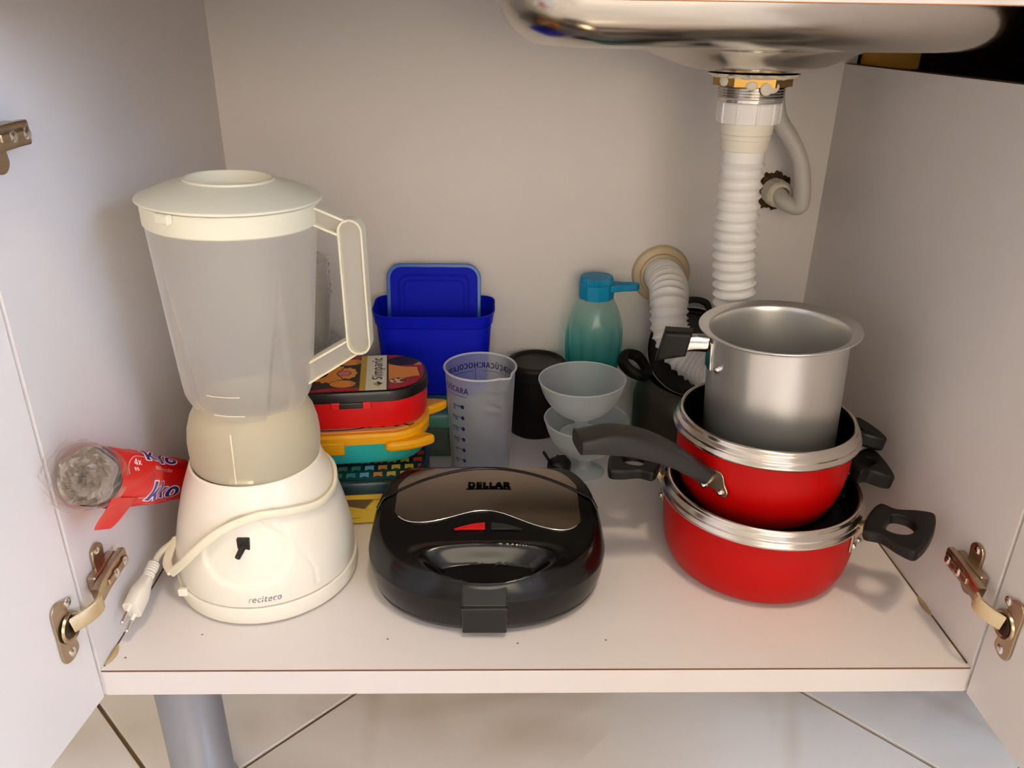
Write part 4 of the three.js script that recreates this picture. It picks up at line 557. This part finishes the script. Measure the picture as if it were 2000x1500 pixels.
// ---------- bottle ----------
{
  const cx = 0.0905, cz = 0.046, o = thing('bottle', 'turquoise translucent water bottle with a blue loop cap at the back wall', 'bottle', [cx, 0, cz]);
  const ys = []; for (let i = 0; i <= 80; i++) ys.push(0.001 + 0.194 * (i / 80));
  const bp = new THREE.CatmullRomCurve3([[0.031, 0.001], [0.033, 0.006], [0.0322, 0.04], [0.0335, 0.08], [0.037, 0.11], [0.0388, 0.133], [0.0372, 0.155], [0.032, 0.175], [0.0255, 0.189], [0.0215, 0.195]].map((p) => V(p[0], p[1], 0))), pts = bp.getPoints(200);
  const R = (y) => { for (let i = 1; i < pts.length; i++) if (pts[i].y >= y) { const a = pts[i - 1], b = pts[i]; return a.x + (b.x - a.x) * ((y - a.y) / (b.y - a.y)); } return 0.0215; };
  const map = canvasMap(8, 256, (x) => { const g = x.createLinearGradient(0, 0, 0, 256); g.addColorStop(0, 'rgb(236,246,242)'); g.addColorStop(0.22, 'rgb(214,242,238)'); g.addColorStop(0.42, 'rgb(130,226,226)'); g.addColorStop(1, 'rgb(96,216,220)'); x.fillStyle = g; x.fillRect(0, 0, 8, 256); });
  const g = revolve(ys, (y, t) => R(y) - 0.004 * sstep(0.168, 0.14, y) * Math.abs(Math.cos(t * 5)) ** 5, 240, cx, 0, cz, 1.2); uvByY(g, 0, 0.195);
  part(o, 'body', [g], std(new THREE.Color(1, 1, 1), 0.2, 0, { map, transmission: 0.92 }), 'ribbed body fading to clear at the shoulder');
  part(o, 'bottom', lathe([[0, 0.004], [0.02, 0.003], [0.031, 0.001]], cx, 0, cz), std(rgb(24, 160, 166), 0.3, 0, { transmission: 0.6 }));
  const cap = part(o, 'cap', [lathe([[0.0215, 0.1935], [0.0232, 0.194, 0.0006], [0.0236, 0.213, 0.001], [0.0222, 0.214], [0.02, 0.214]], cx, 0, cz, 10, 0.3), revolve([0.2135, 0.2145, 0.22, 0.2225, 0.223], (y, t, i) => [0.0205, 0.021, 0.021, 0.0198, 0.0][i] + (i && i < 4 ? 0.0006 * Math.sin(t * 40) : 0), 320, cx, 0, cz, 0.8)], M.aqua, 'blue screw cap');
  const loop = smoothShape([[0.018, 0.012], [0.034, 0.0085], [0.05, 0.008], [0.0555, 0.0025], [0.053, -0.005], [0.036, -0.0085], [0.018, -0.013]]), hole = [[0.028, 0.004], [0.046, 0.0035], [0.048, 0], [0.045, -0.003], [0.028, -0.0045]].reverse();
  const lg = slab(loop, 0.0085, 0.0015, [hole]); lg.rotateX(-PI / 2); place(lg, { rz: 0.03, ry: -0.1, at: [cx, 0.2085, cz] }); part(cap, 'carry_loop', lg, M.aqua);
}
// ---------- two dessert bowls, one standing in the other ----------
{
  const prof = [[0, 0.0045], [0.008, 0.004], [0.0215, 0.0006], [0.0262, 0.0006, 0.0005], [0.0266, 0.0018, 0.0005], [0.016, 0.0055], [0.0085, 0.0085, 0.003], [0.0075, 0.017, 0.002], [0.012, 0.0245, 0.003], [0.03, 0.033, 0.01], [0.0455, 0.052, 0.012], [0.0528, 0.0755], [0.0516, 0.0758], [0.0442, 0.0535, 0.012], [0.029, 0.0355, 0.01], [0, 0.031]];
  const mk = (pos, label) => { const o = thing('dessert_bowl', label, 'dessert bowl', pos, 'frosted dessert bowls stacked in one another'); part(o, 'bowl', lathe(prof, pos[0], pos[1], pos[2], 96, 0.8), M.frostCup); const t = new THREE.TorusGeometry(0.0522, 0.0009, 8, 120); t.rotateX(PI / 2); t.translate(pos[0], pos[1] + 0.0757, pos[2]); part(o, 'rim', t, std(rgb(226, 228, 226), 0.5, 0, { transmission: 0.4 })); return o; };
  const a = mk([0.072, 0, 0.166], 'frosted footed dessert bowl standing on the shelf, the lower of two');
  const b = a.clone(); b.name = numbered('dessert_bowl'); b.position.set(0.066, 0.0545, 0.166); b.rotation.z = 0.03; b.userData = { ...a.userData, label: 'frosted footed dessert bowl standing inside the other bowl, the upper of two' }; scene.add(b);
}

// ---------- pots ----------
function gripShape(len, w0, w1) { return smoothShape([[0, -w0 / 2], [len * 0.3, -w0 / 2 * 0.96], [len * 0.65, -w1 / 2 * 0.92], [len * 0.92, -w1 / 2 * 0.98], [len, -w1 * 0.36], [len * 1.05, 0], [len, w1 * 0.36], [len * 0.92, w1 / 2 * 0.98], [len * 0.65, w1 / 2 * 0.92], [len * 0.3, w0 / 2 * 0.96], [0, w0 / 2]]); }
const dHole = (len, w) => smoothShape([[0.3, -0.16], [0.5, -0.2], [0.7, -0.13], [0.76, 0], [0.7, 0.13], [0.5, 0.2], [0.3, 0.16], [0.27, 0]].map(([a, b]) => [a * len, b * w])).getPoints(6).map((p) => [p.x, p.y]).reverse();
// short loop handle: dir = angle in the plan (0 = +x, positive towards the camera), r0 where the grip starts
function sideHandle(root, host, cx, cz, rBody, yBody, ang, r0, y, len, w0, w1, droop = 0, tilt = 0, mat = M.bakelite) {
  const g = slab(gripShape(len, w0, w1), 0.0125, 0.003, [dHole(len, w1)]); g.rotateX(-PI / 2); place(g, { rz: droop, rx: tilt, ry: -ang, at: [cx + r0 * Math.cos(ang), y, cz + r0 * Math.sin(ang)] });
  const h = part(root, 'handle', g, mat, 'black handle');
  const P = (r, yy, s = 0) => [cx + r * Math.cos(ang) - s * Math.sin(ang), yy, cz + r * Math.sin(ang) + s * Math.cos(ang)];
  part(h, 'bracket', [sweep([P(rBody - 0.001, yBody), P(rBody + 0.006, (yBody + y) / 2 + 0.002), P(r0 + 0.004, y)], 14, () => ellipseSection(0.0065, 0.0045, 14, 0.6)), rbox(0.003, 0.02, 0.024, 0.0014).applyMatrix4(new THREE.Matrix4().makeRotationY(-ang).setPosition(...P(rBody + 0.0006, yBody - 0.004)))], M.nickel, 'metal bracket');
  for (const s of [-1, 1]) part(h, 'rivet', new THREE.SphereGeometry(0.0034, 12, 8).translate(...P(rBody + 0.0024, yBody - 0.008, s * 0.007)), M.chrome);
  return h;
}
const innerMat = std(rgb(16, 16, 17), 0.28);
{ // lower red casserole
  const cx = 0.2345, cz = 0.341, o = thing('casserole', 'large red casserole with a steel rim and two black handles, lowest of the stack', 'pot', [cx, 0, cz], 'red pots stacked on the right');
  part(o, 'body', lathe([[0, 0.0008], [0.076, 0.0008], [0.0875, 0.006, 0.006], [0.0955, 0.026, 0.014], [0.0972, 0.055], [0.0975, 0.082]], cx, 0, cz, 120, 1.2), M.red);
  part(o, 'steel_rim', lathe([[0.0972, 0.0795], [0.1018, 0.08, 0.0008], [0.1026, 0.0825, 0.001], [0.1, 0.0862, 0.001], [0.1004, 0.0885, 0.0008], [0.0968, 0.0925, 0.001], [0.0964, 0.096, 0.0008], [0.0945, 0.0972, 0.0006], [0.0925, 0.0955]], cx, 0, cz, 140, 0.5), M.steelRim);
  part(o, 'lining', lathe([[0.093, 0.096], [0.0945, 0.075], [0.0905, 0.026, 0.012], [0.08, 0.007, 0.006], [0, 0.0045]], cx, 0, cz, 96, 1.2), innerMat, 'black non-stick inside');
  sideHandle(o, o, cx, cz, 0.0972, 0.07, 0.69, 0.109, 0.0915, 0.05, 0.048, 0.066, 0.06, 0.14);
  sideHandle(o, o, cx, cz, 0.0972, 0.07, PI + 0.3, 0.109, 0.0915, 0.048, 0.046, 0.064, 0);
}
{ // black pan nested in the casserole
  const cx = 0.2345, cz = 0.34, o = thing('black_pan', 'black pan nested inside the large red casserole, only its right handle showing', 'pan', [cx, 0.005, cz]);
  part(o, 'body', lathe([[0, 0.0056], [0.062, 0.0056], [0.074, 0.01, 0.004], [0.0835, 0.05], [0.0865, 0.076], [0.085, 0.0765], [0.0835, 0.067, 0.001], [0, 0.066]], cx, 0, cz, 96, 0.8), innerMat);
  const h = slab(gripShape(0.036, 0.034, 0.05), 0.018, 0.0038, [dHole(0.036, 0.05)]); h.rotateX(-PI / 2); place(h, { rz: -0.1, rx: 0.15, ry: 0.08, at: [cx + 0.0915, 0.1075, cz - 0.004] }); const hm = part(o, 'handle', h, M.bakelite, 'black handle');
  part(hm, 'bracket', sweep([[cx + 0.0845, 0.07, cz - 0.004], [cx + 0.0865, 0.099, cz - 0.005], [cx + 0.095, 0.107, cz - 0.004]], 12, () => ellipseSection(0.007, 0.002, 12, 0.6)), M.blackPlastic);
}
{ // upper red saucepan
  const cx = 0.234, cz = 0.325, y0 = 0.0665, o = thing('saucepan', 'red saucepan with a long black handle stacked in the large casserole', 'pot', [cx, y0, cz], 'red pots stacked on the right');
  part(o, 'body', lathe([[0, y0], [0.06, y0], [0.072, y0 + 0.005, 0.006], [0.0825, y0 + 0.027, 0.014], [0.086, y0 + 0.054], [0.0866, y0 + 0.084]], cx, 0, cz, 120, 1.2), M.red);
  part(o, 'steel_rim', lathe([[0.0862, y0 + 0.0815], [0.0915, y0 + 0.082, 0.0008], [0.0926, y0 + 0.0845, 0.001], [0.09, y0 + 0.0882, 0.001], [0.0904, y0 + 0.0905, 0.0008], [0.0868, y0 + 0.0945, 0.001], [0.0864, y0 + 0.0982, 0.0008], [0.0845, y0 + 0.0995, 0.0006], [0.0828, y0 + 0.0978]], cx, 0, cz, 140, 0.5), M.steelRim);
  part(o, 'lining', lathe([[0.0832, y0 + 0.098], [0.083, y0 + 0.083], [0.081, y0 + 0.05], [0.0765, y0 + 0.03, 0.01], [0.068, y0 + 0.0216, 0.006], [0, y0 + 0.0212]], cx, 0, cz, 96, 1.2), innerMat, 'black non-stick inside');
  const hp = [[0.1625, 0.124, 0.378], [0.1475, 0.134, 0.381], [0.13, 0.1465, 0.384], [0.0995, 0.162, 0.389], [0.068, 0.1705, 0.394], [0.034, 0.1715, 0.401]];
  const h = part(o, 'handle', sweep(hp, 50, (t) => ellipseSection(0.011 + 0.0055 * sstep(0.1, 0.75, t), 0.0085 + 0.0035 * sstep(0, 0.6, t) - 0.004 * sstep(0.75, 1, t), 24, 0.55)), M.bakeliteGrey, 'long curved black handle');
  const ba = Math.atan2(0.378 - cz + 0.006, 0.1655 - cx), P = (r, s, y) => V(cx + r * Math.cos(ba) - s * Math.sin(ba), y, cz + r * Math.sin(ba) + s * Math.cos(ba));
  const tri = smoothShape([[-0.014, -0.01], [-0.004, -0.006], [0.004, -0.006], [0.014, -0.01], [0.017, -0.004], [0.013, 0.003], [0.008, 0.014], [-0.008, 0.014], [-0.013, 0.003], [-0.017, -0.004]]), tg = slab(tri, 0.0024, 0.0008); place(tg, { ry: PI / 2 - ba, at: P(0.0868, -0.003, 0.117).toArray() });
  part(h, 'bracket', [tg, sweep([P(0.0868, 0, 0.12).toArray(), [0.1615, 0.1255, 0.3785]], 6, () => ellipseSection(0.007, 0.005, 14, 0.7))], M.nickel, 'riveted metal bracket');
  for (const s of [-0.0125, 0.0065]) part(h, 'rivet', new THREE.SphereGeometry(0.0035, 12, 8).translate(...P(0.0882, s, 0.1115).toArray()), M.chrome);
  const g = slab(gripShape(0.038, 0.034, 0.05), 0.017, 0.0038, [dHole(0.038, 0.05)]); g.rotateX(-PI / 2); place(g, { rz: -0.2, ry: 0.2, at: [cx + 0.09, 0.134, cz - 0.018] }); const hh = part(o, 'handle', g, M.bakelite, 'short black helper handle');
  part(hh, 'bracket', sweep([[cx + 0.083, 0.128, cz - 0.018], [cx + 0.088, 0.135, cz - 0.02], [cx + 0.096, 0.138, cz - 0.022]], 8, () => ellipseSection(0.006, 0.004, 12, 0.7)), M.nickel);
}
{ // aluminium milk pot on top
  const cx = 0.2455, cz = 0.311, y0 = 0.0885, o = thing('milk_pot', 'tall plain aluminium milk pot standing in the red saucepan', 'pot', [cx, y0, cz]); o.rotation.z = 0.05;
  part(o, 'body', lathe([[0, y0], [0.057, y0], [0.0635, y0 + 0.0025, 0.004], [0.0662, y0 + 0.02, 0.008], [0.067, y0 + 0.157], [0.0682, y0 + 0.1605, 0.0015], [0.0765, y0 + 0.1635, 0.001], [0.0774, y0 + 0.1642, 0.0006], [0.0766, y0 + 0.1652, 0.0005], [0.0668, y0 + 0.1618, 0.0012], [0.0655, y0 + 0.156], [0.0648, y0 + 0.02, 0.006], [0.06, y0 + 0.004, 0.004], [0, y0 + 0.002]], cx, 0, cz, 140, 0.8), M.alu);
  const g = slab([[-0.019, -0.016], [0.011, -0.011], [0.018, 0.014], [-0.009, 0.016]], 0.02, 0.004); place(g, { rz: 0.05, ry: -0.25, at: [cx - 0.1015, y0 + 0.1485, cz - 0.004] }); const h = part(o, 'handle', g, M.bakelite, 'black grip');
  part(h, 'strap', [sweep([[cx - 0.09, y0 + 0.149, cz - 0.004], [cx - 0.08, y0 + 0.149, cz - 0.003], [cx - 0.069, y0 + 0.148, cz - 0.002]], 8, () => ellipseSection(0.006, 0.0085, 14, 0.5)), rbox(0.003, 0.03, 0.018, 0.0014, cx - 0.0672, y0 + 0.137, cz)], M.chrome, 'metal strap');
  part(h, 'rivet', new THREE.SphereGeometry(0.004, 12, 8).translate(cx - 0.064, y0 + 0.13, cz + 0.022), M.chrome);
}
{ // big dark pot at the back, and the speckled pan leaning in it
  const cx = 0.232, cz = 0.1, o = thing('stock_pot', 'dark olive-black pot behind the red pots with a loop handle on its left', 'pot', [cx, 0, cz]);
  part(o, 'body', lathe([[0, 0.0008], [0.074, 0.0008], [0.084, 0.005, 0.005], [0.0895, 0.03], [0.0905, 0.072], [0.088, 0.087, 0.008], [0.079, 0.101, 0.006], [0.0745, 0.1035, 0.001], [0.0725, 0.103], [0.0745, 0.095], [0.084, 0.07, 0.01], [0.083, 0.02, 0.008], [0.07, 0.005], [0, 0.004]], cx, 0, cz, 120, 0.9), std(rgb(50, 46, 32), 0.36, 0.1));
  const loop = smoothShape([[0, -0.025], [0.02, -0.028], [0.037, -0.015], [0.041, 0.002], [0.034, 0.02], [0.016, 0.027], [0, 0.023]]), hole = smoothShape([[0.009, -0.015], [0.021, -0.016], [0.028, 0], [0.021, 0.014], [0.009, 0.014]]).getPoints(6).map((p) => [p.x, p.y]).reverse();
  const g = slab(loop, 0.013, 0.004, [hole]); g.rotateX(-PI / 2); place(g, { rz: 0.3, rx: -0.3, ry: PI + 0.2, at: [cx - 0.0745, 0.109, cz - 0.02] }); part(o, 'handle', g, M.bakelite, 'black loop handle');
  const p = thing('speckled_pan', 'round black speckled pan with a pale thin rim leaning inside the dark pot', 'pan', [0.222, 0.06, 0.085]);
  const C = [0.2225, 0.122, 0.056], rx = 1.02, tf = (q) => place(q, { rx, at: C });
  const sp = canvasMap(512, 512, (x) => { x.fillStyle = 'rgb(15,15,16)'; x.fillRect(0, 0, 512, 512); for (let i = 0; i < 1500; i++) { const v = 40 + rnd() * 70; x.fillStyle = `rgba(${v},${v},${v},0.7)`; x.fillRect(rnd() * 512, rnd() * 512, 1 + rnd() * 3, 1 + rnd() * 3); } });
  const fl = lathe([[0.0595, -0.001], [0.057, -0.009, 0.003], [0.05, -0.013, 0.004], [0, -0.013]], 0, 0, 0, 96, 1); uvPlanar(fl, (x) => x / 0.12 + 0.5, (x, y, z) => z / 0.12 + 0.5);
  part(p, 'inside', tf(fl), std(new THREE.Color(1, 1, 1), 0.4, 0, { map: sp }), 'speckled black coating');
  part(p, 'shell', tf(lathe([[0, -0.0155], [0.05, -0.0155], [0.059, -0.011, 0.004], [0.061, -0.001]], 0, 0, 0, 96, 1)), M.blackPlastic);
  part(p, 'rim', tf(lathe([[0.0594, -0.0012], [0.0596, 0.0006, 0.0003], [0.061, 0.0006, 0.0003], [0.0613, -0.0012]], 0, 0, 0, 120)), std(rgb(176, 174, 170), 0.35, 0.8), 'thin pale rim');
  const l2 = slab(smoothShape([[-0.02, 0], [-0.019, -0.012], [-0.012, -0.02], [0.012, -0.02], [0.019, -0.012], [0.02, 0]]), 0.008, 0.002, [smoothShape([[-0.012, -0.002], [-0.011, -0.01], [-0.006, -0.0135], [0.006, -0.0135], [0.011, -0.01], [0.012, -0.002]]).getPoints(5).map((q) => [q.x, q.y]).reverse()]); l2.rotateX(PI / 2); l2.rotateY(-0.15); l2.translate(0.008, -0.002, -0.053); part(p, 'handle', tf(l2), M.bakelite, 'black loop handle');
}

renderer.render(scene, camera);
